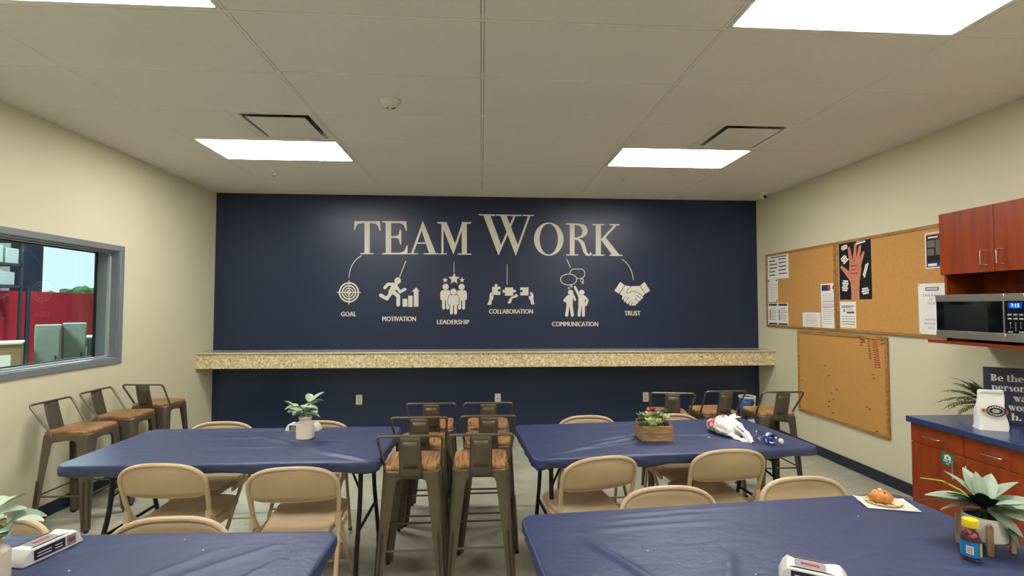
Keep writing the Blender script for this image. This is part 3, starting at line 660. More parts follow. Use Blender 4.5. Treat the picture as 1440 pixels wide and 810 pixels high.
# ------------------------------------------------------------------ metal stools (face +y)
def make_stool():
    t = thing('bar_stool', 'x', 'stool', (0, 0, 0), 0, 'metal stools with wooden seats')
    S = .70; a = .157
    mb = MB(); P = rrect(2*a, 2*a, .045, 5)
    rws = []
    for k, z in ((0, S-.004), (.6, S-.002), (.93, S), (.985, S-.004), (1, S-.010), (1, S-.022), (.97, S-.026)):
        rws.append([(x*k, y*k, z) for x, y in P])
    mb.grid(rws, True).build('seat', seatwood, t, smooth=50)
    mb = MB(); rws = []
    for e, z in ((-.004, S-.022), (.004, S-.026), (.006, S-.034), (.004, S-.045), (.006, S-.066), (.003, S-.066), (.0, S-.04)):
        rws.append([(x, y, z) for x, y in rrect(2*(a+e), 2*(a+e), .047+e, 5)])
    mb.grid(rws, True).build('seat_rim', bronze, t, smooth=50)
    top, bot = .152, .190; zt = S-.03
    def at(z): return top+(bot-top)*(zt-z)/zt
    for sx in (-1, 1):
        for sy in (-1, 1):
            rws = []
            for z, wd in ((zt, .156), (zt-.032, .156), (zt-.036, .104), (zt-.044, .084), (zt-.060, .077), (zt-.09, .074), (.35, .058), (.12, .044), (.012, .038)):
                c = at(z)+.006; r = .028 if z > .3 else .020; th = .004
                sec = [(c-wd, c), ]+[(c-r+r*sin(q), c-r+r*cos(q)) for q in [pi/2*k/4 for k in range(5)]]+[(c, c-wd)]
                ins = [(c-th, c-wd)]+[(c-r+(r-th)*sin(q), c-r+(r-th)*cos(q)) for q in [pi/2*k/4 for k in range(4, -1, -1)]]+[(c-wd, c-th)]
                rws.append([(sx*x, sy*y, z) for x, y in sec+ins])
            if sx*sy > 0: rws = [list(reversed(r)) for r in rws]
            mb = MB().grid(rws, True); n = len(rws[0]); mb.f.append(tuple(range(n))); mb.f.append(tuple(reversed(range((len(rws)-1)*n, len(rws)*n))))
            lg = mb.build('leg', bronze, t, smooth=45)
            c = at(.02)+.004
            MB().box((sx*c-.018 if sx > 0 else sx*c-.006, sy*c-.018 if sy > 0 else sy*c-.006, 0), (sx*c+.006 if sx > 0 else sx*c+.018, sy*c+.006 if sy > 0 else sy*c+.018, .016)).build('foot', rubber, lg, bev=.003, seg=1)
            # pressed channel on the lower half of the leg
            rb = MB()
            for q in (0, 1):
                p0, p1 = at(.33)+.007, at(.03)+.007
                l = [(p0-.032, p0, .34), (p0-.020, p0, .36), (p1-.016, p1, .03), (p1-.026, p1, .03)]
                vs = []
                for off in (0, .003): vs += [(sx*x, sy*(y+off), z) if q == 0 else (sx*(y+off), sy*x, z) for x, y, z in l]
                rb.add(vs, [(0, 1, 2, 3), (7, 6, 5, 4), (0, 4, 5, 1), (1, 5, 6, 2), (2, 6, 7, 3), (3, 7, 4, 0)])
            rb.build('channel', bronze_d, lg, smooth=0)
    for z in (.25,):
        c = at(z)-.004
        for p, q in (((-c, -c), (c, -c)), ((-c, c), (c, c)), ((-c, -c), (-c, c)), ((c, -c), (c, c))):
            MB().tube([(*p, z), (*q, z)], .0065, 8).build('rung', bronze, t)
    c = at(.615)-.010
    for s in (-1, 1): MB().tube([(-c, -c*s, .615), (c, c*s, .615)], .005, 8).build('cross_brace', bronze_d, t)
    yb = -.232
    MB().tube(fillet([(-.160, -.085, S-.045), (-.158, -.095, S-.01), (-.178, yb, S+.188), (.178, yb, S+.188), (.158, -.095, S-.01), (.160, -.085, S-.045)], .032, 6), .0078, 10).build('back_hoop', bronze, t)
    rows = []
    for k in range(9):
        u = k/8; z = S-.062+(.25)*u; y = -.167-.012*sin(u*pi)-.065*u**1.5
        hw = .060+.004*(1-u)
        rows.append([(-hw, y, z), (-hw*.8, y-.004, z), (0, y-.006, z), (hw*.8, y-.004, z), (hw, y, z)])
    sp = MB().grid(rows).build('back_splat', bronze, t, smooth=60, solid=.003)
    rows = [[(x*.70, y-.0022, z) for x, y, z in r] for r in rows[2:8]]
    MB().grid(rows).build('pressed_panel', bronze, sp, smooth=60, solid=.004)
    for s in (-1, 1): MB().lathe([(.007, 0), (.006, .005), (.0, .007)], 10, Matrix.Translation((s*.04, -.172, S-.048)) @ Matrix.Rotation(rad(90), 4, 'X'), caps=False).build('bolt', bronze_d, sp)
    return t
ST = make_stool(); firsts = [True]
def stool(x, y, rz, label):
    """x,y: middle of the back hoop"""
    o = ST if firsts[0] else copy_tree(ST); firsts[0] = False
    dx, dy = rot2(0, .232, rz); o.location = (x+dx, y+dy, 0); o.rotation_euler = (0, 0, rz); o['label'] = label
stool(-.388, 2.71, 0, 'metal stool with wooden seat, front of the middle left column')
stool(-.395, 3.155, 0, 'metal stool with wooden seat, second in the middle left column')
stool(-.365, 3.60, 0, 'metal stool with wooden seat, rearmost of the middle left column')
stool(-.002, 2.72, 0, 'metal stool with wooden seat, front of the middle right column')
stool(.045, 3.175, 0, 'metal stool with wooden seat, second in the middle right column')
stool(.050, 3.60, 0, 'metal stool with wooden seat, rearmost of the middle right column, below the coax plate')
stool(-3.185, 3.86, rad(-90), 'metal stool under the window, nearest the left picture edge')
stool(-3.215, 4.325, rad(-88), 'metal stool under the window, between the other two wall stools')
stool(-3.025, 4.60, rad(-2), 'metal stool by the left wall nearest the bar counter')
stool(1.55, 3.915, rad(-10), 'metal stool behind the planter table, leftmost of the three, angled')
stool(2.03, 3.98, rad(2), 'metal stool beside the paint bucket, behind the shopping bag')
stool(2.485, 3.92, rad(0), 'metal stool beside the lower cork board, nearest the right wall')

# ------------------------------------------------------------------ right wall: cork boards, papers, pins
UY, VZ, WX = Vector((0, -1, 0)), Vector((0, 0, 1)), Vector((-1, 0, 0))
def board(y0, y1, z0, z1, label):
    """y0 > y1: left and right end as seen from the room"""
    t = thing('cork_board', label, 'cork board', (XR, (y0+y1)/2, z0), 0, 'wooden framed cork boards')
    w, h = y0-y1, z1-z0; fr = .028
    def bx(a0, b0, a1, b1, d0, d1): return MB().box((-d1, w/2-a1, b0), (-d0, w/2-a0, b1))
    bx(fr, fr, w-fr, h-fr, 0, .012).build('cork_panel', cork, t)
    for q in ((0, 0, w, fr), (0, h-fr, w, h), (0, fr, fr, h-fr), (w-fr, fr, w, h-fr)):
        bx(*q, 0, .022).build('frame_rail', oak, t, bev=.003, seg=1)
board(6.004, 4.776, 1.342, 2.25, 'upper cork board nearest the navy wall, with many white papers')
board(4.768, 3.548, 1.342, 2.25, 'upper cork board with the open hand poster, running behind the cabinet')
board(5.404, 4.160, .416, 1.322, 'lower cork board with rows of coloured push pins')
XF = XR-.0125
def sheet(px0, py0, px1, py1, name, label, cat, mat, sc=(1060, 300, 4.5), x=XF, yr=None, group=None):
    """paper on the board; measured by two opposite corners"""
    a = Xp(sc[0]+px0/sc[2], sc[1]+py0/sc[2], x); b = Xp(sc[0]+px1/sc[2], sc[1]+py1/sc[2], x)
    if yr: b.y = yr
    t = thing(name, label, cat, (x, a.y, b.z), 0, group); w, h = a.y-b.y, a.z-b.z
    MB().prism([(0, 0), (w, 0), (w, h), (0, h)], (0, 0, 0), UY, VZ, .0012, WX).build('sheet', mat, t, smooth=0)
    def mark(rects, mt, nm='print', d=.0014):
        mb = MB()
        for x0, y0, x1, y1 in rects: mb.prism([(x0*w, y0*h), (x1*w, y0*h), (x1*w, y1*h), (x0*w, y1*h)], (0, 0, 0), UY, VZ, .0003, WX) if False else mb.add([WX*d+UY*(p*w)+VZ*(q*h) for p, q in ((x0, y0), (x1, y0), (x1, y1), (x0, y1))], [(0, 1, 2, 3)])
        return mb.build(nm, mt, t, smooth=0)
    return t, w, h, mark
def lines(x0, x1, y0, y1, n, th=.35, seed=1):
    r = random.Random(seed); out = []; st = (y1-y0)/n
    for k in range(n):
        y = y0+st*k; out.append((x0, y+st*.3, x1-(x1-x0)*r.uniform(0, .3), y+st*(.3+th)))
    return out
t, w, h, mk = sheet(88, 268, 222, 408, 'paper_notice', 'white phone list sheet at the top left of the cork board', 'paper', paper)
mk(lines(.08, .48, .1, .82, 5, .3, 2)+lines(.54, .95, .13, .86, 5, .3, 3)+[(.15, .86, .9, .9)], ink)
t, w, h, mk = sheet(91, 422, 154, 560, 'paper_notice', 'narrow white paper pinned below the phone list', 'paper', paper)
mk(lines(.12, .95, .08, .86, 9, .12, 5), ink_lt); mk([(.04, .9, .16, .98), (.82, .92, .96, .98), (.85, .02, .97, .09)], ink, 'pin_head', .003)
t, w, h, mk = sheet(91, 568, 220, 712, 'paper_notice', 'white two column chart with dark headings at the lower left corner', 'paper', paper)
mk([(.04, .87, .46, .97), (.54, .87, .96, .97), (.04, .02, .46, .1), (.54, .02, .96, .1)], M('ink_teal', (48, 62, 76), .6)); mk([(.08, .22, .13, .7), (.55, .22, .6, .7)], ink); mk(lines(.18, .46, .2, .8, 7, .3, 8)+lines(.64, .95, .2, .8, 7, .3, 9), ink_lt)
t, w, h, mk = sheet(310, 626, 424, 728, 'paper_notice', 'landscape white sheet pinned near the bottom of the cork board', 'paper', paper)
mk(lines(.15, .92, .12, .88, 9, .18, 11), ink_lt); mk([(.15, .3, .6, .33), (.15, .44, .8, .46)], ink_or)
t, w, h, mk = sheet(424, 447, 522, 736, 'paper_notice', 'tall white sheet with a blue photo heading on the cork board', 'paper', paper)
mk([(.06, .84, .66, .97)], ink_blue); mk([(.5, .84, .68, .97)], ink_red, 'print', .0016); mk([(.82, .87, .92, .95)], ink); mk(lines(.1, .9, .1, .8, 16, .18, 13), ink_lt); mk([(.1, .6, .9, .61), (.1, .48, .9, .49), (.1, .38, .9, .385), (.08, .535, .96, .54)], ink_red)
t, w, h, mk = sheet(546, 560, 650, 738, 'paper_notice', 'white calendar sheet with a yellow band below the hand poster', 'paper', paper)
mk([(0, 0, 1, .07)], ink_or); mk([(.1, .83, .9, .86), (.1, .78, .7, .8), (.22, .62, .3, .74), (.42, .58, .9, .64)], ink); mk(lines(.42, .9, .65, .76, 3, .3, 4), ink_lt)
mk([(.15+.09*k, .18+.09*j, .19+.09*k, .21+.09*j) for k in range(9) for j in range(4)], ink); mk([(.12, .26, .92, .29), (.12, .17, .92, .19)], ink_or)
# hand poster
t, w, h, mk = sheet(538, 182, 750, 543, 'hand_poster', 'black poster showing an open raised hand', 'poster', poster_bk)
def PP(x, y): return ((x-80)/380*w, (732-y)/620*h)
def hp(mb, pts, d=.0014): return mb.prism([PP(*p) for p in pts], WX*d, UY, VZ, .0004+mb.lift(), WX)
def cap_(mb, a, b, r0, r1, d=.0014):
    v = Vector((b[0]-a[0], b[1]-a[1])); an = math.atan2(v.y, v.x); pts = []
    for k in range(9): q = an+pi/2+pi*k/8; pts.append((a[0]+r0*cos(q), a[1]+r0*sin(q)))
    for k in range(9): q = an-pi/2+pi*k/8; pts.append((b[0]+r1*cos(q), b[1]+r1*sin(q)))
    return hp(mb, pts, d)
hb = MB(); hp(hb, [(222, 732), (318, 732), (318, 640), (326, 540), (345, 440), (352, 360), (330, 318), (290, 305), (240, 310), (210, 345), (205, 420), (190, 480), (215, 560), (226, 640)])
cap_(hb, (230, 340), (208, 195), 22, 14); cap_(hb, (270, 330), (286, 170), 22, 14); cap_(hb, (306, 335), (340, 195), 21, 14); cap_(hb, (332, 370), (376, 262), 20, 13); cap_(hb, (225, 500), (112, 385), 34, 15)
hb.build('hand_print', skin, t, smooth=0)
tb = MB()
for (x, y, ww, hh, ang, n) in ((150, 180, 84, 50, -14, 3), (148, 305, 78, 80, -38, 4), (345, 146, 110, 46, -8, 2), (395, 440, 150, 34, -72, 2), (150, 585, 76, 120, 8, 5), (388, 648, 84, 70, -8, 3)):
    for k in range(n):
        yy = -hh/2+hh*(k+.5)/n; a = rad(ang); hw = ww/2*(1 if k % 2 else .8); th = hh/n*.36
        hp(tb, [(x+rot2(p, q, a)[0], y+rot2(p, q, a)[1]) for p, q in ((-hw, yy-th), (hw, yy-th), (hw, yy+th), (-hw, yy+th))])
tb.build('poster_text', paper, t, smooth=0)
tb = MB()
for (x, y, ww) in ((262, 385, 72), (256, 424, 64), (262, 462, 96)):
    for k in range(3): hp(tb, [(x-ww/2+ww*k/3+3, y-5), (x-ww/2+ww*(k+1)/3-3, y-8), (x-ww/2+ww*(k+1)/3-3, y+4), (x-ww/2+ww*k/3+3, y+7)], .002)
tb.build('palm_text', M('palm_ink', (120, 58, 50), .6), t, smooth=0)
# posters at the right, partly behind the cabinet
t, w, h, mk = sheet(1082, 128, 1172, 344, 'small_poster', 'small dark notice with white border beside the wall cabinet', 'poster', paper, yr=3.62)
mk([(.07, .03, 1, .97)], poster_bk, 'print', .0013); mk([(.08, .93, 1, .97)], ink_or); mk([(.08, .03, .9, .17)], ink_blue); mk([(.12, .58, .6, .78), (.12, .36, .55, .54), (.66, .36, 1, .78)], M('ink_grey', (104, 104, 98), .6)); mk([(.16, .06, .7, .13), (.2, .84, .8, .88)], paper, 'print', .0017)
t, w, h, mk = sheet(1040, 447, 1195, 773, 'paper_notice', 'large white notice partly hidden behind the microwave', 'paper', paper, yr=3.56)
mk([(.02, .965, .05, .985), (.02, .01, .05, .03)], ink_red, 'pin_head', .003)
tx = MB()
for s, a, b, y, hh in (('THIS FA', .14, .56, .74, .05), ('IS', .36, .46, .66, .045), ('WOR', .29, .55, .585, .045), ('WITHOU', .2, .58, .27, .045), ('RECOR', .18, .54, .19, .045), ('ACC', .28, .5, .11, .045)):
    add_text(tx, s, WX*.0014+UY*(a*w)+VZ*(y*h), UY*((b-a)*w), VZ*(hh*h), .01)
tx.build('notice_text', ink_lt, t, smooth=0)
mk([(.24, .855, .66, .925)], ink_blue); mk([(.27, .87, .63, .885), (.27, .895, .63, .91)], paper, 'print', .0017)
# pushpins
def pins():
    PIN = {}
    cols = {'dark': (50, 44, 60), 'red': (176, 52, 44), 'green': (92, 110, 44), 'brown': (104, 70, 40)}
    for k, c in cols.items():
        PIN[k] = MB().lathe([(.0055, 0), (.0048, .002), (.0032, .004), (.0034, .012), (.006, .015), (.0045, .017)], 8, Matrix.Rotation(rad(-90), 4, 'Y')).mesh('push_pin', M('pin_'+k, c, .35))
    spots = []
    s1 = (1190, 465, 13.5); s2 = (1060, 440, 4.052)
    spots += [('dark', s1, x, y) for x, y in ((296, 120), (300, 172), (345, 182), (300, 225), (348, 218), (296, 275))]
    spots += [('brown', s1, 438+4*k, 160+46*k) for k in range(9)]
    spots += [('red', s1, 523+5*k, 185+46*k) for k in range(12)]+[('red', s1, 576+6*k, 212+44*k) for k in range(12)]
    spots += [('green', s1, x, y) for x, y in ((695, 185), (680, 252), (712, 240))]
    spots += [('brown', s2, x, y) for x, y in ((408, 300), (432, 357), (278, 383), (478, 437), (447, 458), (459, 492), (433, 505), (430, 533), (455, 570), (683, 352), (690, 372), (650, 535), (665, 548), (705, 675))]
    ordn = ['first', 'second', 'third', 'fourth', 'fifth', 'sixth', 'seventh', 'eighth', 'ninth', 'tenth', 'eleventh', 'twelfth', 'thirteenth', 'fourteenth']
    lab = ['dark push pin in the short cluster, %s from the top' % ordn[k] for k in range(6)]
    lab += ['brown push pin in the straight column, %s from the top' % ordn[k] for k in range(9)]
    lab += ['red push pin in the left of two red columns, %s from the top' % ordn[k] for k in range(12)]
    lab += ['red push pin in the right of two red columns, %s from the top' % ordn[k] for k in range(12)]
    lab += ['green push pin in the upper right board corner, %s' % q for q in ('topmost', 'lower left', 'lower right')]
    lab += ['scattered brown push pin %s' % q for q in ('highest on the left half', 'second highest on the left half', 'beside the left frame', 'lower right of the board middle', 'just left of the board middle', 'above the lowest cluster', 'leftmost of the lower cluster', 'second lowest of the lower cluster', 'lowest on the left half', 'topmost on the right half', 'just below the topmost right one', 'in the lower right pair, left one', 'in the lower right pair, right one', 'nearest the bottom right corner')]
    for (k, s, x, y), lb in zip(spots, lab):
        p = Xp(s[0]+x/s[2], s[1]+y/s[2], XR-.012); o = bpy.data.objects.new('push_pin', PIN[k]); COL.objects.link(o); o.location = p
        tag(o, lb, 'push pin', 'push pins on the lower board')
pins()

# ------------------------------------------------------------------ wall cabinet, shelf, microwave
def handle_v(x, y, z0, z1, parent):
    return MB().tube(fillet([(x, y, z0), (x-.028, y, z0), (x-.028, y, z1), (x, y, z1)], .008, 3), .0042, 8).build('handle', steel, parent)
def handle_h(x, y0, y1, z, parent):
    return MB().tube(fillet([(x, y0, z), (x-.028, y0, z), (x-.028, y1, z), (x, y1, z)], .008, 3), .0042, 8).build('handle', steel, parent)
def wall_cabinet():
    t = thing('wall_cabinet', 'cherry wood wall cabinet with two doors above the microwave', 'cabinet', (0, 0, 0))
    ya, yb = 2.575, 3.330
    b = MB(); z0, z1, xf = 1.826, 2.258, 3.319
    b.box((xf, ya, z0), (XR, yb, z1)).build('body', cherry, t)
    s = MB(); s.box((xf+.012, yb-.019, 1.362), (XR, yb, z0)); s.build('side_panel', cherry, t)
    MB().box((xf+.012, ya, 1.362), (XR, ya+.019, z0)).build('side_panel', cherry, t)
    MB().box((XR-.008, ya+.019, 1.362), (XR, yb-.019, z0)).build('back_panel', cherry, t)
    for k, (p, q) in enumerate(((2.9535, yb), (ya, 2.9505))):
        d = MB().box((3.30, p, z0-.006), (xf-.001, q, z1)).build('door', cherry, t, bev=.0015, seg=1)
        handle_v(3.30, 3.018 if k == 0 else 2.917, 1.868, 1.962, d)
    sh = MB().box((3.19, ya, 1.338), (XR, yb+.002, 1.361)).build('shelf', cherry_h, t, bev=.002, seg=1)
wall_cabinet()
def microwave():
    t = thing('microwave_oven', 'stainless steel microwave with black glass door on the cabinet shelf', 'microwave', (3.17, 2.958, 1.362))
    y0, y1, z0, z1 = -.282, .282, .020, .310
    MB().box((.02, y0+.004, z0), (.375, y1-.004, z1-.004)).build('body', M('mw_body', (58, 58, 60), .4, metal=.5), t, bev=.004)
    for yy in (-.24, .24):
        for xx in (.05, .34): MB().lathe([(.014, 0), (.014, .021)], 10, Matrix.Translation((xx, yy, 0))).build('foot', rubber, t)
    d0 = -.173
    dr = MB().box((.002, d0+.003, z0), (.02, y1, z1)).build('door', M('mw_glass', (10, 11, 12), .06, spec=.6, var=0), t, bev=.002, seg=1)
    MB().box((-.002, d0+.003, z1-.045), (.012, y1+.001, z1+.001)).build('door_trim', stain, dr, bev=.002, seg=1)
    MB().box((-.002, d0+.003, z0-.001), (.012, y1+.001, z0+.05)).build('door_trim', stain, dr, bev=.002, seg=1)
    MB().box((-.002, d0+.003, z0+.05), (.012, d0+.012, z1-.045)).build('door_trim', stain, dr)
    MB().prism(rrect(.29, .165, .006), (.0012, .075, .158), UY, VZ, .0008, WX).build('door_window', M('mw_mesh', (30, 32, 33), .12, spec=.6, var=.02), dr, smooth=0)
    pn = MB().box((.002, y0, z0+.05), (.02, d0, z1-.045)).build('control_panel', M('mw_panel', (16, 16, 18), .15, var=0), t)
    MB().box((-.002, y0, z1-.045), (.012, d0, z1+.001)).build('panel_trim', stain, t, bev=.002, seg=1)
    MB().box((-.002, y0, z0-.001), (.012, d0, z0+.05)).build('panel_trim', stain, t, bev=.002, seg=1)
    yc = (y0+d0)/2
    ds = MB().box((.0005, yc-.036, z1-.088), (.003, yc+.036, z1-.056)).build('display', M_emit('lcd_blue', (24, 70, 190), .55), pn)
    add_text(MB(), '7:15', Vector((0, yc+.022, z1-.083)), UY*.046, VZ*.022, .01).build('digits', M_emit('lcd_digits', (130, 205, 255), 1.3), ds, smooth=0)
    kb = MB(); legend = M('mw_legend', (150, 150, 150), .5)
    for r_, zz in enumerate((.184, .160)):
        for c in (-1, 0, 1): kb = MB().box((.0008, yc+c*.032-.011, zz-.006), (.0025, yc+c*.032+.011, zz+.004)); kb.build('button', legend, pn)
    k = 0
    for zz in (.128, .114, .100):
        for c in (1, 0, -1):
            k += 1; add_text(MB(), str(k), Vector((.0014, yc+c*.028+.004, zz)), UY*.007, VZ*.009, .02).build('button', legend, pn, smooth=0)
    add_text(MB(), '0', Vector((.0014, yc+.004, .086)), UY*.007, VZ*.009, .02).build('button', legend, pn, smooth=0)
    for c in (-1, 1): MB().box((.0008, yc+c*.030-.013, .074), (.0025, yc+c*.030+.013, .084)).build('button', legend, pn)
microwave()

def base_cabinet():
    t = thing('base_cabinet', 'cherry wood base cabinet with drawers and a green first aid sticker', 'cabinet', (0, 0, 0))
    ya, yb, xf = 2.53, 3.285, 3.02
    MB().box((xf, ya, .10), (XR-.001, yb, .787)).build('body', cherry, t)
    MB().box((xf+.06, ya, 0), (XR-.001, yb, .10)).build('toe_kick', base_navy, t)
    mid = 2.908
    for p, q, hy0, hy1 in ((mid+.0015, yb, 3.05, 3.165), (ya, mid-.0015, 2.665, 2.78)):
        d = MB().box((3.0, p, .66), (xf-.001, q, .784)).build('drawer', cherry, t, bev=.0015, seg=1); handle_h(3.0, hy0, hy1, .719, d)
    for k, (p, q, hy) in enumerate(((mid+.0015, yb, 2.958), (ya, mid-.0015, 2.872))):
        d = MB().box((3.0, p, .11), (xf-.001, q, .656)).build('door', cherry, t, bev=.0015, seg=1); handle_v(3.0, hy, .50, .612, d)
        if k == 0:
            g = M('first_aid_green', (22, 108, 84), .4)
            s = MB().prism(rrect(.084, .082, .006), (3.0, 3.016, .608), UY, VZ, .0012, WX).build('first_aid_sticker', g, d, smooth=0)
            i = MB(); X0 = Vector((2.9985, 3.016, .608))
            for a, b, c, e in ((-.022, -.004, .022, .024), (-.010, .024, .010, .031)): i.add([X0+UY*p+VZ*q for p, q in ((a, b), (c, b), (c, e), (a, e))], [(0, 1, 2, 3)])
            add_text(i, 'FIRST AID', X0-UY*.03-VZ*.018, UY*.06, VZ*.010, .02); add_text(i, 'KIT', X0-UY*.011-VZ*.033, UY*.022, VZ*.010, .02)
            i.build('sticker_print', white_pl, s, smooth=0)
            i = MB(); X0 = X0+WX*.0004
            for a, b, c, e in ((-.010, .007, .010, .013), (-.003, .0, .003, .020)): i.add([X0+UY*p+VZ*q for p, q in ((a, b), (c, b), (c, e), (a, e))], [(0, 1, 2, 3)])
            i.build('sticker_cross', g, s, smooth=0)
    c = MB().box((2.978, ya-.01, .789), (XR, yb+.016, .828)).build('worktop', counter_m, None, bev=.003)
    tag(c, 'navy laminate worktop over the cherry base cabinet', 'worktop')
base_cabinet()
CT = .828

# ------------------------------------------------------------------ things on the worktop
def ringarc(cx, cy, rx, ry, ix, iy, a0, a1, n=16):
    o = [(cx+rx*cos(rad(a0+(a1-a0)*k/n)), cy+ry*sin(rad(a0+(a1-a0)*k/n))) for k in range(n+1)]
    i = [(cx+ix*cos(rad(a0+(a1-a0)*k/n)), cy+iy*sin(rad(a0+(a1-a0)*k/n))) for k in range(n, -1, -1)]
    return o+i
def bx2(x0, y0, x1, y1): return [(x0, y0), (x1, y0), (x1, y1), (x0, y1)]
def fat(ch):
    s = .34; th = .09
    def stem(x, y0, y1): return bx2(x, y0, x+s, y1)
    def foot(x, y): return bx2(x-.1, y, x+s+.1, y+th)
    G = {
     'o': ([ringarc(.52, .5, .52, .52, .17, .46, 0, 360, 28)], 1.12),
     'e': ([ringarc(.52, .5, .5, .52, .17, .46, 0, 320, 24), bx2(.2, .47, 1.0, .56)], 1.08),
     't': ([stem(.14, .05, 1.3), bx2(0, .91, .66, 1.0), ringarc(.42, .22, .28, .24, .1, .15, 200, 350, 8)], .74),
     'h': ([stem(.1, 0, 1.45), foot(.1, 0), bx2(0, 1.36, .3, 1.45), stem(.76, 0, .75), foot(.76, 0), ringarc(.72, .68, .38, .32, .12, .22, 0, 165, 10)], 1.26),
     'n': ([stem(.1, 0, 1.0), foot(.1, 0), bx2(0, .91, .3, 1.0), stem(.76, 0, .75), foot(.76, 0), ringarc(.72, .68, .38, .32, .12, .22, 0, 165, 10)], 1.26),
     'p': ([stem(.1, -.45, 1.0), foot(.1, -.45), bx2(0, .91, .3, 1.0), ringarc(.62, .5, .5, .52, .16, .43, -150, 150, 20)], 1.18),
     'r': ([stem(.1, 0, 1.0), foot(.1, 0), bx2(0, .91, .3, 1.0), circ(.74, .82, .17, 12), ringarc(.62, .75, .26, .26, .16, .16, 60, 180, 8)], .96),
     's': ([ringarc(.4, .74, .34, .27, .16, .2, 20, 270, 12), ringarc(.42, .27, .36, .29, .16, .2, -160, 90, 12), [(.1, .68), (.34, .82), (.76, .3), (.5, .16)]], .86),
     'w': ([[(0, 1), (.38, 1), (.66, 0), (.5, 0)], [(.44, 1), (.84, 1), (1.12, 0), (.94, 0)], [(.5, 0), (.6, 0), (.74, .75), (.66, .75)], [(.94, 0), (1.04, 0), (1.3, 1), (1.2, 1)], bx2(-.06, .92, .46, 1), bx2(1.06, .92, 1.42, 1)], 1.4),
     'a': ([ringarc(.42, .27, .38, .29, .12, .2, 60, 330, 12), stem(.6, .1, .75), ringarc(.52, .7, .42, .32, .1, .24, 0, 170, 10), bx2(.8, 0, 1.08, .1)], 1.1),
     'l': ([stem(.1, 0, 1.45), foot(.1, 0), bx2(0, 1.36, .3, 1.45)], .6),
     'k': ([stem(.1, 0, 1.45), foot(.1, 0), bx2(0, 1.36, .3, 1.45), [(.4, .4), (.5, .36), (.95, .92), (.8, .92)], [(.48, .55), (.72, .7), (1.1, .05), (.74, .05)], bx2(.66, 0, 1.16, .08)], 1.18),
     'B': ([bx2(.1, 0, .55, 1.4), bx2(0, 0, .6, .09), bx2(0, 1.31, .6, 1.4), ringarc(.56, 1.05, .5, .36, .12, .26, -90, 90, 12), ringarc(.6, .37, .58, .38, .14, .27, -90, 90, 12)], 1.28),
     '.': ([circ(.2, .17, .18, 12)], .4)}
    return G[ch]
def fat_text(mb, s, o, u, v):
    x = 0
    for ch in s:
        if ch == ' ': x += .5; continue
        ps, ad = fat(ch)
        for p in ps: mb.prism([(x+a, b) for a, b in p], o, u, v, .0012+mb.lift(), u.cross(v).normalized())
        x += ad
    return mb
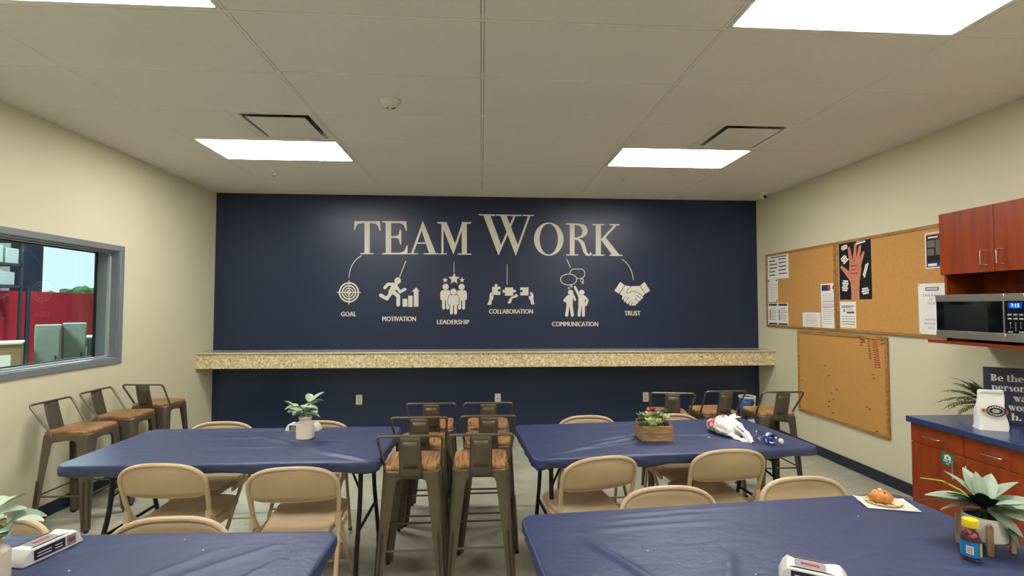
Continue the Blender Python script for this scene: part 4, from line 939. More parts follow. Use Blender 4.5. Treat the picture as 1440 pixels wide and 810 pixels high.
def counter_things():
    # quote sign, standing at an angle
    p0 = Vector((3.337, 3.084, CT)); d = Vector((.745, -.667, 0)).normalized(); n = d.cross(Vector((0, 0, 1))).normalized()
    # n faces the room
    t = thing('quote_sign', 'navy quote sign with white serif words on the worktop', 'sign', p0, 0)
    def loc(a, b, c=0): return d*a+VZ*b+n*c
    W_, H_ = .36, .366
    back = MB().prism([(0, 0), (W_, 0), (W_, H_), (0, H_)], -n*.018, d, VZ, .018, n); back.build('sign_board', M('sign_navy', (44, 46, 72), .5), t, bev=.002, seg=1)
    tm = M('sign_white', (214, 212, 208), .5)
    def row(st, x0, x1, base, xh=.031):
        w = sum((.5 if c == ' ' else fat(c)[1]) for c in st); k = (x1-x0)/w; x = x0
        for ch in st:
            if ch == ' ': x += .5*k; continue
            mb = MB(); fat_text(mb, ch, loc(x, base), d*k, VZ*xh); mb.build('letter', tm, t, smooth=0); x += fat(ch)[1]*k
    row('Be the', .035, .190, .277); row('person', .038, .200, .215); row('wa', .138, .200, .152); row('work', .112, .235, .092); row('h.', .125, .172, .030)
    # white paper bag
    a, b = Zp(1369, 603, CT), Zp(1413, 606, CT); ax = (b-a).normalized(); nb = ax.cross(VZ).normalized(); c0 = (a+b)/2
    c0 = c0-nb*.035+ax*.022
    t = thing('paper_bag', 'small white paper bag with oval logo and red tabs on the worktop', 'bag', c0, math.atan2(ax.y, ax.x))
    r = random.Random(3); rows = []
    Wd = (b-a).length*.93; hh = .240
    for i, z in enumerate([0, .02, .05, .085, .12, .155, .185, .21, .23, .240]):
        u = z/hh; dp = .052*(1-u*.86); wd = Wd/2*(1-.10*u+.02*sin(u*9)); pts = rrect(2*wd, 2*dp, min(.012, dp*.8), 4); row_ = []
        for k, (x, y) in enumerate(pts):
            s_ = (.008*noise.noise(Vector((x*26, y*30, z*22)))+.005*noise.noise(Vector((x*60, k, z*50))))*(1 if i > 0 else .2)
            row_.append((x*(1+s_)+.004*sin(z*40), y+s_*1.2-.01*u, z+(.010*sin(x*40) if i > 7 else 0)))
        rows.append(row_)
    mb = MB().grid(rows, True); k = len(rows[0]); mb.f.append(tuple(range((len(rows)-1)*k, len(rows)*k))); mb.f.append(tuple(reversed(range(k))))
    mb.build('bag_body', M('bag_paper', (238, 236, 230), .5, bump=.9, bs=22), t, smooth=40)
    MB().box((-Wd*.42, -.026, .226), (Wd*.40, -.004, .245)).build('folded_top', M('bag_paper', (238, 236, 230), .55), t, bev=.004)
    fr = Vector((0, -.0555, .10)); tilt = Vector((0, .17, 1)).normalized(); X = Vector((1, 0, 0))
    def on(pl, m_, nm, q=.0): return MB().prism(pl, fr+Vector((0, -.001-q, 0)), X, tilt, .002, Vector((0, -1, 0))).build(nm, m_, t, smooth=0)
    blk = M('logo_black', (44, 40, 40), .6)
    rg = MB(); rg.prism(ringarc(.006, .022, .048, .034, .041, .028, 0, 359.9, 36), fr+Vector((0, -.002, 0)), X, tilt, .002, Vector((0, -1, 0)))
    rg.prism(ringarc(.006, .022, .033, .020, .021, .012, 0, 359.9, 30), fr+Vector((0, -.002, 0)), X, tilt, .002, Vector((0, -1, 0)))
    for k in range(18):
        a_ = 2*pi*k/18; cx, cy = .006+.037*cos(a_), .022+.024*sin(a_); rg.prism(circ(cx, cy, .0028, 6), fr+Vector((0, -.002, 0)), X, tilt, .002, Vector((0, -1, 0)))
    rg.build('logo', blk, t, smooth=0)
    on([(-.062, .014), (-.050, .010), (-.045, .016), (-.045, .028), (-.050, .034), (-.062, .030)], ink_red, 'red_tab', .001)
    on([(.051, .006), (.064, .004), (.064, .032), (.052, .034)], ink_red, 'red_tab', .001)
    # fern in a small pot behind the sign
    t = thing('potted_fern', 'green fern in a dark pot behind the quote sign', 'plant', (3.44, 3.16, CT))
    MB().lathe([(.035, 0), (.05, .10), (.052, .10), (.046, .10), (.044, .09)], 20).build('pot', M('fern_pot', (70, 64, 58), .6), t)
    fm = M('fern_leaf', (72, 104, 48), .5, var=.25, vs=8); r = random.Random(9)
    def frond(L_, seed):
        mb = MB(); rr = random.Random(seed); N = 15; pts = []
        for k in range(N+1):
            u = k/N; pts.append(Vector((0, L_*u*(1-.12*u), L_*(.42*u-.62*u*u))))
        mb.tube(pts, [.0022*(1-.7*k/N) for k in range(N+1)], 5)
        for k in range(2, N+1):
            u = k/N; ln = .062*(sin(pi*min(1, u*.92+.12))**.8)+.006; p = pts[k]; tg = (pts[k]-pts[k-1]).normalized()
            for s in (-1, 1):
                dirv = (Vector((s, 0, 0))+tg*.45+Vector((0, 0, -.25*rr.random()))).normalized(); wv = tg*.008
                mb.add([p-wv*.6, p+dirv*ln*.45-wv, p+dirv*ln, p+dirv*ln*.45+wv, p+wv*.6], [(0, 1, 2, 3, 4)])
        return mb
    meshes = [frond(.27, k).mesh('frond', fm, 0) for k in range(3)]
    for k, (az, el, sc) in enumerate(((48, 8, 1.12), (62, 30, 1.05), (30, 26, 1.0), (75, 48, .95), (20, 45, .95), (50, 55, 1.05), (40, -8, .95), (66, 2, 1.0), (88, 24, .85), (100, 50, .75), (5, 55, .8), (56, 70, .9), (120, 65, .6), (-20, 70, .55), (34, 62, .8), (80, 66, .8), (-60, 80, .5), (72, -14, .8))):
        place(meshes[k % 3], 'frond', t, Matrix.Translation((0, 0, .095)) @ Matrix.Rotation(rad(az), 4, 'Z') @ Matrix.Rotation(rad(el), 4, 'X') @ Matrix.Scale(sc, 4))
counter_things()

# ------------------------------------------------------------------ plants and small things on the tables
def leaf_mesh(L_, Wd, droop, cup, mat, name='leaf', tip=1.0, n=7):
    rows = []
    for k in range(n+1):
        u = k/n; hw = Wd/2*(sin(pi*min(1, u**.8*.97+.015)))**tip; z = -droop*L_*u*u; y = L_*u*(1-.25*droop*u)
        rows.append([(-hw, y, z+cup*hw), (-hw*.5, y, z+cup*hw*.3), (0, y, z-.0008), (hw*.5, y, z+cup*hw*.3), (hw, y, z+cup*hw)])
    return MB().grid(rows).mesh(name, mat, 60)
def orient(p, az, el, s=1, roll=0):
    return Matrix.Translation(p) @ Matrix.Rotation(az, 4, 'Z') @ Matrix.Rotation(el, 4, 'X') @ Matrix.Rotation(roll, 4, 'Y') @ Matrix.Scale(s, 4)
jar_m = M('jar_ceramic', (226, 216, 198), .45, var=.03, bump=.15, bs=90)
sage = M('sage_leaf', (170, 186, 160), .6, var=.18, vs=14); sage_d = M('sage_leaf_deep', (132, 154, 128), .6, var=.18, vs=14); stem_m = M('stem', (134, 150, 96), .6)
def jar_plant(c, label, seed, s=1.0, rz=0):
    t = thing('jar_plant', label, 'plant', (*c, TZ+.001), rz, 'leafy plants in white jars')
    MB().lathe([(.050, 0), (.054, .004), (.055, .085), (.052, .098), (.040, .106), (.036, .112), (.036, .120), (.041, .124), (.041, .136), (.037, .138), (.034, .134), (.033, .10)], 28).build('jar', jar_m, t)
    MB().lathe([(.0345, .112), (.02, .116), (.002, .117)], 16, caps=False).build('moss', M('moss', (96, 104, 62), .9), t)
    rnd = random.Random(seed); me = [leaf_mesh(.072, .046, .25, .3, sage, tip=.6), leaf_mesh(.062, .042, .45, .2, sage_d, tip=.55), leaf_mesh(.07, .038, .1, .5, sage, tip=.65)]
    for k in range(9):
        az = 2*pi*k/9+rnd.uniform(-.25, .25); lean = rnd.uniform(.45, 1.15); h_ = rnd.uniform(.045, .085)*s
        b = Vector((0, 0, .115)); mid = b+Vector((-sin(az)*lean*.018, cos(az)*lean*.018, h_*.6)); tp = b+Vector((-sin(az)*lean*.062, cos(az)*lean*.062, h_))
        pts = [b*(1-u)**2+mid*2*u*(1-u)+tp*u*u for u in (0, .25, .5, .75, 1)]
        MB().tube(pts, [.0022, .002, .0018, .0016, .0014], 6).build('stem', stem_m, t)
        place(me[k % 3], 'leaf', t, orient(tp, az, rnd.uniform(0, .75), (.5+.5*s)*rnd.uniform(.85, 1.1), rnd.uniform(-.5, .5)))
        for q in range(2):
            u = .55+.25*q; p = b*(1-u)**2+mid*2*u*(1-u)+tp*u*u
            place(me[(k+q) % 3], 'leaf', t, orient(p, az+rnd.choice((-1, 1))*rnd.uniform(.6, 1.3), rnd.uniform(-.1, .6), (.5+.5*s)*rnd.uniform(.75, 1.0), rnd.uniform(-.6, .6)))
    return t
p = Zp(429, 616, TZ); jar_plant((p.x, p.y), 'leafy sage plant in a white jar on the window side table', 5, 1.35)
jar_plant((-1.488, 1.60), 'leafy sage plant in a white jar at the left picture edge', 21, 1.45, .7)

def packet(c, rz, L_, W_, Hh, label, cut=0):
    """snack tray packet: white wrap, dark side panels, grey label on top, pinched ends"""
    t = thing('snack_packet', label, 'packet', (*c, TZ+.001), rz, 'white snack packets')
    wrap = M('packet_white', (232, 230, 226), .3); drk = M('packet_navy', (38, 38, 52), .35); gl = M('packet_grey', (150, 150, 156), .35); rd = M('packet_red', (168, 60, 60), .4)
    b = MB(); l, w = L_/2, W_/2
    secs = [(-l-.012, .96, .10), (-l, .97, .72), (-l+.012, 1, 1), (l-.012, 1, 1), (l, .97, .72), (l+.014, .96, .08)]
    b.grid([[(x, -w*k, 0), (x, w*k, 0), (x, w*k*.93, Hh*hh), (x, -w*k*.93, Hh*hh)] for x, k, hh in secs], True); b.f.append((3, 2, 1, 0)); b.f.append((20, 21, 22, 23))
    b.build('wrapper', wrap, t, bev=.003)
    for s in (-1, 1):
        sd = MB(); y0, y1 = s*(w+.0006), s*(w*.94+.0006)
        sd.add([(-l+.02, y0, Hh*.18), (l-.05, y0, Hh*.18), (l-.05, y1, Hh*.86), (-l+.02, y1, Hh*.86)], [(0, 1, 2, 3) if s < 0 else (3, 2, 1, 0)]).build('side_print', drk, t, smooth=0)
        ln = MB()
        for zz in (.36, .56):
            for a, q in ((-l+.03, -.01), (.0, l-.06)): ln.add([(a, y0+s*.0006-s*w*.06*zz, Hh*zz), (q, y0+s*.0006-s*w*.06*zz, Hh*zz), (q, y0+s*.0006-s*w*.06*zz, Hh*(zz+.07)), (a, y0+s*.0006-s*w*.06*zz, Hh*(zz+.07))], [(0, 1, 2, 3) if s < 0 else (3, 2, 1, 0)])
        ln.build('side_print', wrap, t, smooth=0)
        MB().add([(l-.045, y0, Hh*.16), (l-.014, y0, Hh*.16), (l-.014, y1, Hh*.86), (l-.045, y1, Hh*.86)], [(0, 1, 2, 3) if s < 0 else (3, 2, 1, 0)]).build('end_print', gl, t, smooth=0)
        MB().add([(l-.041, y0+s*.0006, Hh*.36), (l-.018, y0+s*.0006, Hh*.36), (l-.018, y1+s*.0022, Hh*.66), (l-.041, y1+s*.0022, Hh*.66)], [(0, 1, 2, 3) if s < 0 else (3, 2, 1, 0)]).build('end_print', rd, t, smooth=0)
    z = Hh+.0006
    MB().prism(rrect(L_*.5, W_*.5, .006, cx=-.01, cy=0), (0, 0, z), (1, 0, 0), (0, 1, 0), .0004).build('top_label', gl, t, smooth=0)
    MB().prism(rrect(L_*.3, W_*.16, .003, cx=-.01), (0, 0, z+.0005), (1, 0, 0), (0, 1, 0), .0004).build('top_print', rd, t, smooth=0)
    MB().prism([(-l+.014, W_*.40), (l-.03, W_*.40), (l-.05, W_*.30), (-l+.03, W_*.30)], (0, 0, z), (1, 0, 0), (0, 1, 0), .0004).build('top_print', drk, t, smooth=0)
    MB().prism([(-l+.014, -W_*.40), (l-.03, -W_*.40), (l-.05, -W_*.30), (-l+.03, -W_*.30)], (0, 0, z), (1, 0, 0), (0, 1, 0), .0004).build('top_print', drk, t, smooth=0)
    return t
packet((-1.487, 1.797), rad(78), .168, .088, .048, 'white snack packet with dark sides beside the leafy plant at the left edge')
p = Zp(430, 607, TZ); packet((p.x-.03, p.y+.045), rad(-6), .20, .085, .045, 'white snack packet behind the white jar')
a_, b_ = Zp(1098, 778, .792), Zp(1190, 797, .792); dd = (b_-a_).normalized(); nn = Vector((dd.y, -dd.x, 0)); cc = (a_+b_)/2+nn*.048
packet((cc.x, cc.y), math.atan2(dd.y, dd.x), (b_-a_).length-.01, .095, .046, 'white snack packet cut off by the bottom picture edge')

def planter():
    c = Zp(926, 622, TZ); t = thing('wooden_planter', 'rustic wooden box planter with succulents on the back right table', 'planter', (c.x, c.y+.085, TZ), rad(-2))
    w, d, h = .0975, .082, .098
    for z0, z1 in ((.002, .048), (.050, .098)):
        MB().box((-w, -d, z0), (w, -d+.010, z1)).build('plank', plank_w, t, bev=.0015, seg=1); MB().box((-w, d-.010, z0), (w, d, z1)).build('plank', plank_w, t, bev=.0015, seg=1)
        for s in (-1, 1): MB().box((s*w-(.010 if s > 0 else 0), -d+.0105, z0), (s*w+(0 if s > 0 else .010), d-.0105, z1)).build('plank', plank_w, t, bev=.0015, seg=1)
    MB().box((-w+.01, -d+.01, 0), (w-.01, d-.01, .078)).build('soil', M('soil', (60, 46, 34), .9, bump=.6, bs=60), t)
    cols = {'lime': (204, 218, 132), 'pale': (208, 218, 176), 'sage': (130, 146, 110), 'red': (150, 52, 44), 'dark': (96, 84, 74), 'green': (96, 116, 80)}
    rnd = random.Random(2)
    for (x, y, z, R, k) in ((-.045, -.045, .10, .048, 'lime'), (.005, -.055, .098, .042, 'lime'), (-.02, .01, .125, .05, 'pale'), (.015, -.02, .135, .045, 'sage'), (.005, .03, .155, .034, 'red'), (.055, -.05, .092, .036, 'dark'), (.07, .0, .115, .045, 'pale'), (.075, .03, .15, .03, 'green'), (-.085, -.02, .105, .036, 'dark'), (-.09, -.06, .085, .034, 'green'), (.04, .03, .12, .04, 'dark'), (-.06, .04, .12, .04, 'sage'), (-.03, -.072, .09, .03, 'pale')):
        mm = M('succulent_'+k, cols[k], .5, var=.15, vs=20); mb = MB(); R *= 1.2; z += .014
        for ring_, (cnt, el, sc) in enumerate(((6, .15, 1), (6, .65, .8), (5, 1.15, .55))):
            for q in range(cnt):
                az = 2*pi*(q+.5*ring_)/cnt+rnd.uniform(-.1, .1); T = orient((x, y, z), az, el+rnd.uniform(-.1, .1), sc)
                L_, hw = R, R*.24; mb.add([(0, 0, 0), (-hw, L_*.55, .003), (0, L_, .004), (hw, L_*.55, .003), (0, L_*.5, -.006)], [(0, 4, 1), (1, 4, 2), (2, 4, 3), (3, 4, 0), (0, 1, 2, 3)], T)
        mb.tube([(x*.8, y*.8, .07), (x, y, z)], .003, 5)
        mb.build('succulent', mm, t, smooth=0)
planter()

def shopping_bag():
    c = Vector((1.62, 3.20, TZ)); ax = (Vector((1.685, 2.935, 0))-Vector((1.60, 3.29, 0))).normalized(); rz = math.atan2(ax.y, ax.x)
    t = thing('shopping_bag', 'crumpled white plastic shopping bag with red print on the table', 'bag', c, rz)
    mt, nt, N, L, b = nodes_of('bag_plastic')
    tc = N.new('ShaderNodeTexCoord'); sp = N.new('ShaderNodeSeparateXYZ'); L.new(tc.outputs['Object'], sp.inputs[0])
    nz = N.new('ShaderNodeTexNoise'); nz.inputs['Scale'].default_value = 42; L.new(tc.outputs['Object'], nz.inputs['Vector'])
    r1 = N.new('ShaderNodeValToRGB'); r1.color_ramp.elements[0].position = .44; r1.color_ramp.elements[1].position = .52; L.new(nz.outputs['Fac'], r1.inputs[0])
    mr = N.new('ShaderNodeMath'); mr.operation = 'COMPARE'; mr.inputs[1].default_value = -.035; mr.inputs[2].default_value = .036; L.new(sp.outputs[0], mr.inputs[0])
    ml = N.new('ShaderNodeMath'); ml.operation = 'MULTIPLY'; L.new(mr.outputs[0], ml.inputs[0]); L.new(r1.outputs[0], ml.inputs[1])
    mx = N.new('ShaderNodeMixRGB'); mx.inputs[1].default_value = (*lin((236, 232, 226)), 1); mx.inputs[2].default_value = (*lin((212, 96, 86)), 1); L.new(ml.outputs[0], mx.inputs[0]); L.new(mx.outputs[0], b.inputs['Base Color'])
    b.inputs['Roughness'].default_value = .33
    n3 = N.new('ShaderNodeTexNoise'); n3.inputs['Scale'].default_value = 16; n3.inputs['Detail'].default_value = 5; n3.inputs['Distortion'].default_value = 1.2
    mp3 = N.new('ShaderNodeMapping'); mp3.inputs['Scale'].default_value = (.6, 2.2, 1.6); L.new(tc.outputs['Object'], mp3.inputs[0]); L.new(mp3.outputs[0], n3.inputs['Vector'])
    bp = N.new('ShaderNodeBump'); bp.inputs['Strength'].default_value = .8; bp.inputs['Distance'].default_value = .012; L.new(n3.outputs['Fac'], bp.inputs['Height']); L.new(bp.outputs[0], b.inputs['Normal'])
    rows = []; N_ = 26
    for i in range(19):
        u = i/18; x = -.125+.235*u; prof = (sin(pi*min(1, u*.62+.13)))**.55; ry = .098*prof*(1-.5*max(0, u-.5)); rz_ = .058*prof*(1-.35*max(0, u-.45))
        if i in (0, 18): ry *= .45; rz_ *= .5
        row = []
        for k in range(N_):
            a = 2*pi*k/N_; f = 1+.26*noise.noise(Vector((u*4, cos(a)*2.2, sin(a)*2.2)))+.16*noise.noise(Vector((u*6+9, cos(a)*6, sin(a)*6)))
            row.append((x+.012*noise.noise(Vector((a, u*5, 3))), ry*f*cos(a), max(.0015, rz_*.92+rz_*f*sin(a)*1.05)))
        rows.append(row)
    mb = MB().grid(rows, True); mb.f.append(tuple(reversed(range(N_)))); mb.f.append(tuple(range(18*N_, 19*N_))); mb.build('bag_body', mt, t, smooth=70)
    wh = M('bag_white', (238, 235, 230), .35)
    for pts in ([(.06, .045, .05), (.12, .055, .045), (.20, .02, .025), (.235, -.02, .012), (.21, -.035, .010), (.15, -.045, .012), (.09, -.05, .03), (.05, -.04, .05)],
                [(.05, .0, .085), (.11, .02, .075), (.19, .01, .045), (.245, -.015, .018), (.24, -.03, .010), (.18, .0, .03), (.10, -.015, .06), (.04, -.02, .08)]):
        pp = fillet(pts, .03, 4); MB().tube(pp, [.014+.004*sin(k*1.7) for k in range(len(pp))], 8, sq=.45).build('bag_handle', wh, t, smooth=70)
    MB().add([(-.02, .05, .11), (.01, .075, .13), (.035, .06, .12), (.05, .09, .115), (.03, .045, .10), (.0, .04, .105)], [(0, 1, 2), (0, 2, 5), (2, 3, 4), (2, 4, 5)]).build('bag_tuft', wh, t, smooth=0, solid=.003)
shopping_bag()

def bottle():
    a, b = Zp(1063, 619, TZ), Zp(1101, 629, TZ); ax = (b-a).normalized(); rz = math.atan2(ax.y, ax.x)
    t = thing('water_bottle', 'clear water bottle with blue label lying by the shopping bag', 'bottle', (a.x, a.y, TZ+.0335), rz)
    R = Matrix.Rotation(rad(90), 4, 'Y'); S = (b-a).length/.205
    def P_(l): return [(r, z*S) for r, z in l]
    MB().lathe(P_([(.012, 0), (.028, .002), (.032, .010), (.030, .03), (.032, .036), (.030, .042), (.032, .05), (.030, .056), (.032, .064), (.0318, .125), (.030, .145), (.020, .168), (.0125, .178), (.0125, .186)]), 26, R).build('bottle_body', clear, t)
    MB().lathe(P_([(.0325, .085), (.0326, .086), (.0326, .124), (.0325, .125)]), 26, R, caps=False).build('label', M('bottle_blue', (36, 72, 152), .3), t)
    lb = MB()
    for k in range(4): lb.lathe(P_([(.0329, .098), (.0329, .112)]), 40, R @ Matrix.Rotation(k*pi/2, 4, 'Z'), caps=False); lb.f = lb.f[:-34]
    lb.build('label_print', white_pl, t)
    MB().lathe(P_([(.0145, .184), (.0148, .186), (.0148, .200), (.013, .203)]), 22, R).build('cap', white_pl, t)
bottle()

def pastry():
    c = Zp(1240, 708, TZ); t = thing('pastry', 'golden iced pastry on a paper round near the table corner', 'food', (c.x-.004, c.y, TZ+.006), rad(-14)); t.scale = (.64, .64, 1.05)
    rows = []; N_ = 28
    for u, rr_ in ((0, .82), (.12, .98), (.35, 1), (.6, .88), (.8, .66), (.93, .38), (1, .02)):
        rows.append([(rr_*.072*cos(2*pi*k/N_)*(1+.10*noise.noise(Vector((cos(2*pi*k/N_)*2.5, sin(2*pi*k/N_)*2.5, u*3)))), rr_*.054*sin(2*pi*k/N_)*(1+.12*noise.noise(Vector((k*.5, u*4, 1)))), .006+.044*u*(1+.25*noise.noise(Vector((cos(2*pi*k/N_)*3*rr_, sin(2*pi*k/N_)*3*rr_, 5))))) for k in range(N_)])
    MB().grid(rows, True).build('dough', M('dough', (206, 134, 60), .45, var=.35, vs=26, bump=.6, bs=50), t, smooth=60)
    r = random.Random(6)
    for k in range(16):
        a = r.uniform(0, 2*pi); q = r.uniform(0, .8); x, y = .058*q*cos(a), .043*q*sin(a); z = .046*(1-.55*q*q)+.004
        MB().lathe([(.004, -.004), (.011, 0), (.009, .006), (.002, .009)], 7, Matrix.Translation((x, y, z)) @ Matrix.Rotation(r.uniform(-.5, .5), 4, 'X') @ Matrix.Diagonal((1.3, .7, .8, 1))).build('topping', M('icing', (238, 190, 130), .4, var=.1) if k % 3 else M('cinnamon', (112, 58, 34), .5), t, smooth=50)
    cup = MB(); rows = []
    for rr_, z in ((.6, 0.001), (1, .002), (1.12, .008), (1.14, .012)):
        rows.append([(rr_*.082*cos(2*pi*k/40), rr_*.066*sin(2*pi*k/40), z+(.003*sin(k*2.2) if z > .005 else 0)) for k in range(40)])
    pl = cup.grid(rows, True).build('paper_round', M('parchment', (242, 214, 164), .6), None, solid=.001); pl.location = (c.x+.006, c.y-.004, TZ+.003); pl.rotation_euler = (0, 0, rad(-14)); pl.scale = (.74, .74, 1)
    tag(pl, 'cream paper round holding the pastry', 'paper')
    wr = MB(); rows = []
    for j in range(9):
        row = []
        for i in range(13):
            u, v = i/12-.5, j/8-.5; row.append((u*.235, v*.165, .0015+.003*abs(noise.noise(Vector((u*7, v*7, 2))))+.006*max(0, abs(u)-.42)*10*abs(noise.noise(Vector((u*9, v*14, 4))))))
        rows.append(row)
    w = wr.grid(rows).build('clear_wrapper', M('film', (206, 216, 206), .18, spec=.9, var=.08, vs=20), None, smooth=40); w.location = (c.x+.01, c.y-.008, TZ+.0012); w.rotation_euler = (0, 0, rad(-16)); w.scale = (.84, .84, 1)
    tag(w, 'clear plastic wrapper spread under the pastry', 'wrapper')
pastry()

def gum_jar():
    c = Zp(1366, 786, TZ); t = thing('candy_jar', 'clear jar with yellow lid and blue label beside the big leafed plant', 'jar', (c.x, c.y, TZ+.001), rad(-50)); t.scale = (.76, .76, 1.0)
    MB().lathe([(.028, 0), (.035, .003), (.036, .012), (.036, .082), (.033, .094), (.026, .104), (.025, .114)], 28).build('jar_body', clear, t)
    MB().lathe([(.030, .004), (.0335, .010), (.0335, .07), (.030, .078), (.005, .082)], 22).build('contents', M('gummies', (92, 40, 46), .4, var=.5, vs=120, bump=.6, bs=160), t)
    gm = [MB().lathe([(.002, -.006), (.007, -.003), (.0075, .002), (.004, .006), (.001, .007)], 8).mesh('sweet', M('sweet_'+n_, c_, .3)) for n_, c_ in (('red', (178, 48, 64)), ('pink', (214, 120, 128)), ('plum', (96, 36, 52)))]
    r = random.Random(5)
    for k in range(26):
        a = r.uniform(0, 2*pi); q = .027*math.sqrt(r.random()); place(gm[k % 3], 'sweet', t, Matrix.Translation((q*cos(a), q*sin(a), r.uniform(.078, .092))) @ Euler((r.random()*3, r.random()*3, 0)).to_matrix().to_4x4())
    def band(a0, a1, z0, z1, R_, m_, nm):
        rows = [[(R_*cos(rad(a0+(a1-a0)*k/16)), R_*sin(rad(a0+(a1-a0)*k/16)), z) for k in range(17)] for z in (z0, z1)]
        MB().grid(rows).build(nm, m_, t, smooth=60)
    band(-180, 60, .014, .062, .0364, M('label_blue', (20, 128, 190), .35), 'label')
    band(-32, -8, .018, .060, .0368, M('label_yellow', (226, 200, 40), .4), 'label_strip')
    band(-112, -72, .024, .050, .0368, white_pl, 'label_box')
    for k in range(4): band(-107, -78, .028+.005*k, .030+.005*k, .0371, ink, 'label_print')
    MB().lathe([(.0275, .106), (.029, .108), (.029, .128), (.027, .131), (.004, .132)], 30).build('lid', M('lid_yellow', (232, 204, 30), .4), t)
gum_jar()

def big_plant():
    c = Vector((1.762, 1.642)); t = thing('potted_plant', 'dark leafed plant in a white ribbed pot on wooden legs', 'plant', (c.x, c.y, TZ+.001), rad(0))
    prof = [(.056, .036), (.060, .040)]+[(.060+.0011*(k % 2), .043+.0048*k) for k in range(15)]+[(.062, .116), (.058, .116), (.056, .10)]
    MB().lathe(prof, 36).build('pot', M('pot_white', (226, 220, 206), .6, var=.04, bump=.4, bs=120), t)
    MB().lathe([(.0565, .104), (.01, .108)], 20).build('soil', M('soil', (60, 46, 34), .9), t)
    for k in range(4):
        a = math.atan2(-.068, -.051)+k*pi/2; T = Matrix.Rotation(a, 4, 'Z')
        MB().prism([(0, 0), (.018, 0), (.018, .098), (.013, .105), (.005, .105), (0, .098)], T @ Vector((.0625, -.009, 0)), T @ Vector((0, 1, 0)), (0, 0, 1), .015, T @ Vector((1, 0, 0))).build('leg', legwood, t, bev=.002, seg=1)
    for k in range(2):
        T = Matrix.Rotation(math.atan2(-.068, -.051)+k*pi/2, 4, 'Z'); MB().box((-.0625, -.008, .024+.0002*k), (.0625, .008, .036), T).build('cross_support', legwood, t)
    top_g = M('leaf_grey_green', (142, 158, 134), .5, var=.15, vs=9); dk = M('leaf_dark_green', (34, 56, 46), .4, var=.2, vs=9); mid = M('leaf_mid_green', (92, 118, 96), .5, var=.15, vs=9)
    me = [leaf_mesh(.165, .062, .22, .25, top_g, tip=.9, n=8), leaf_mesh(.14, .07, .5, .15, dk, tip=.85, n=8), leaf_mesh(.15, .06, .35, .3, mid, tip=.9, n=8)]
    # (azimuth, rise, kind, size, height, roll): picture left is azimuth 45, picture right -135, the camera at 133
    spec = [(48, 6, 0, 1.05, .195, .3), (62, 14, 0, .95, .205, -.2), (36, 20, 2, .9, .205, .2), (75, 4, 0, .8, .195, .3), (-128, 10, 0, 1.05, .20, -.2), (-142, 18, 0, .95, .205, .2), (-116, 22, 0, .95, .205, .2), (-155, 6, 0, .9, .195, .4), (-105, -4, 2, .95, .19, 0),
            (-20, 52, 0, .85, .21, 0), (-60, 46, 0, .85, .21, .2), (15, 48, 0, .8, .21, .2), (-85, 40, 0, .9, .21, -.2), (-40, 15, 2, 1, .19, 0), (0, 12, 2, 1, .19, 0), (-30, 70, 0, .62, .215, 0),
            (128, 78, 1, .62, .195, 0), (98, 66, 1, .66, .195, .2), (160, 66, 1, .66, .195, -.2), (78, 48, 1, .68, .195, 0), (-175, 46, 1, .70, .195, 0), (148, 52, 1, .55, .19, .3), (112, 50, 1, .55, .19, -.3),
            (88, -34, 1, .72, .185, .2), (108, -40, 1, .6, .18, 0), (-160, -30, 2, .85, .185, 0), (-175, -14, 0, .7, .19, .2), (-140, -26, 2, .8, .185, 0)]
    for az, el, k, s, z, ro in spec:
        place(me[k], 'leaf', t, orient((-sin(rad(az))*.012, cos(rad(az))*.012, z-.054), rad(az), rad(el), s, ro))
    MB().tube([(0, 0, .103), (.003, .002, .158)], .009, 8).build('stalk', M('stalk', (60, 66, 50), .6), t)
    ln = M('sprig_lime', (164, 196, 66), .5)
    sp = [Vector((-.01, .01, .145)), Vector((-.045, .04, .185)), Vector((-.085, .07, .208)), Vector((-.135, .105, .208))]
    s_ = MB().tube(sp, [.0035, .003, .0026, .0016], 7).build('sprig', ln, t)
    me2 = leaf_mesh(.03, .010, .1, .2, ln, n=4)
    for k, u in enumerate((.55, .62, .66)): place(me2, 'bud', s_, orient(sp[1].lerp(sp[2], u), rad(70+35*k), rad(30), 1))
big_plant()

def crumbs():
    cm = MB().lathe([(.0006, 0), (.0035, .0006), (.003, .002), (.0008, .003)], 6).mesh('crumb', M('crumb_white', (226, 224, 218), .6))
    for px, py, lb, s in ((911, 775, 'tiny white crumb on the lower right table', 1), (1063, 808, 'tiny white crumb at the bottom edge beside the cut off packet', 1), (1207, 726, 'tiny white crumb in front of the pastry', 1), (286, 774, 'tiny white crumb on the lower left tablecloth, toward its right', 1), (260, 759, 'tiny white crumb near the far edge of the lower left tablecloth', .9), (97, 803, 'tiny white crumb below the snack packet at the left', 1), (997, 615, 'torn white scrap on the table between planter and shopping bag', 3.2)):
        p = Zp(px, py, TZ+.003); o = bpy.data.objects.new('crumb', cm); COL.objects.link(o); o.location = p; o.scale = (s, s*.7, 1); o.rotation_euler = (0, 0, px); tag(o, lb, 'crumb')
crumbs()

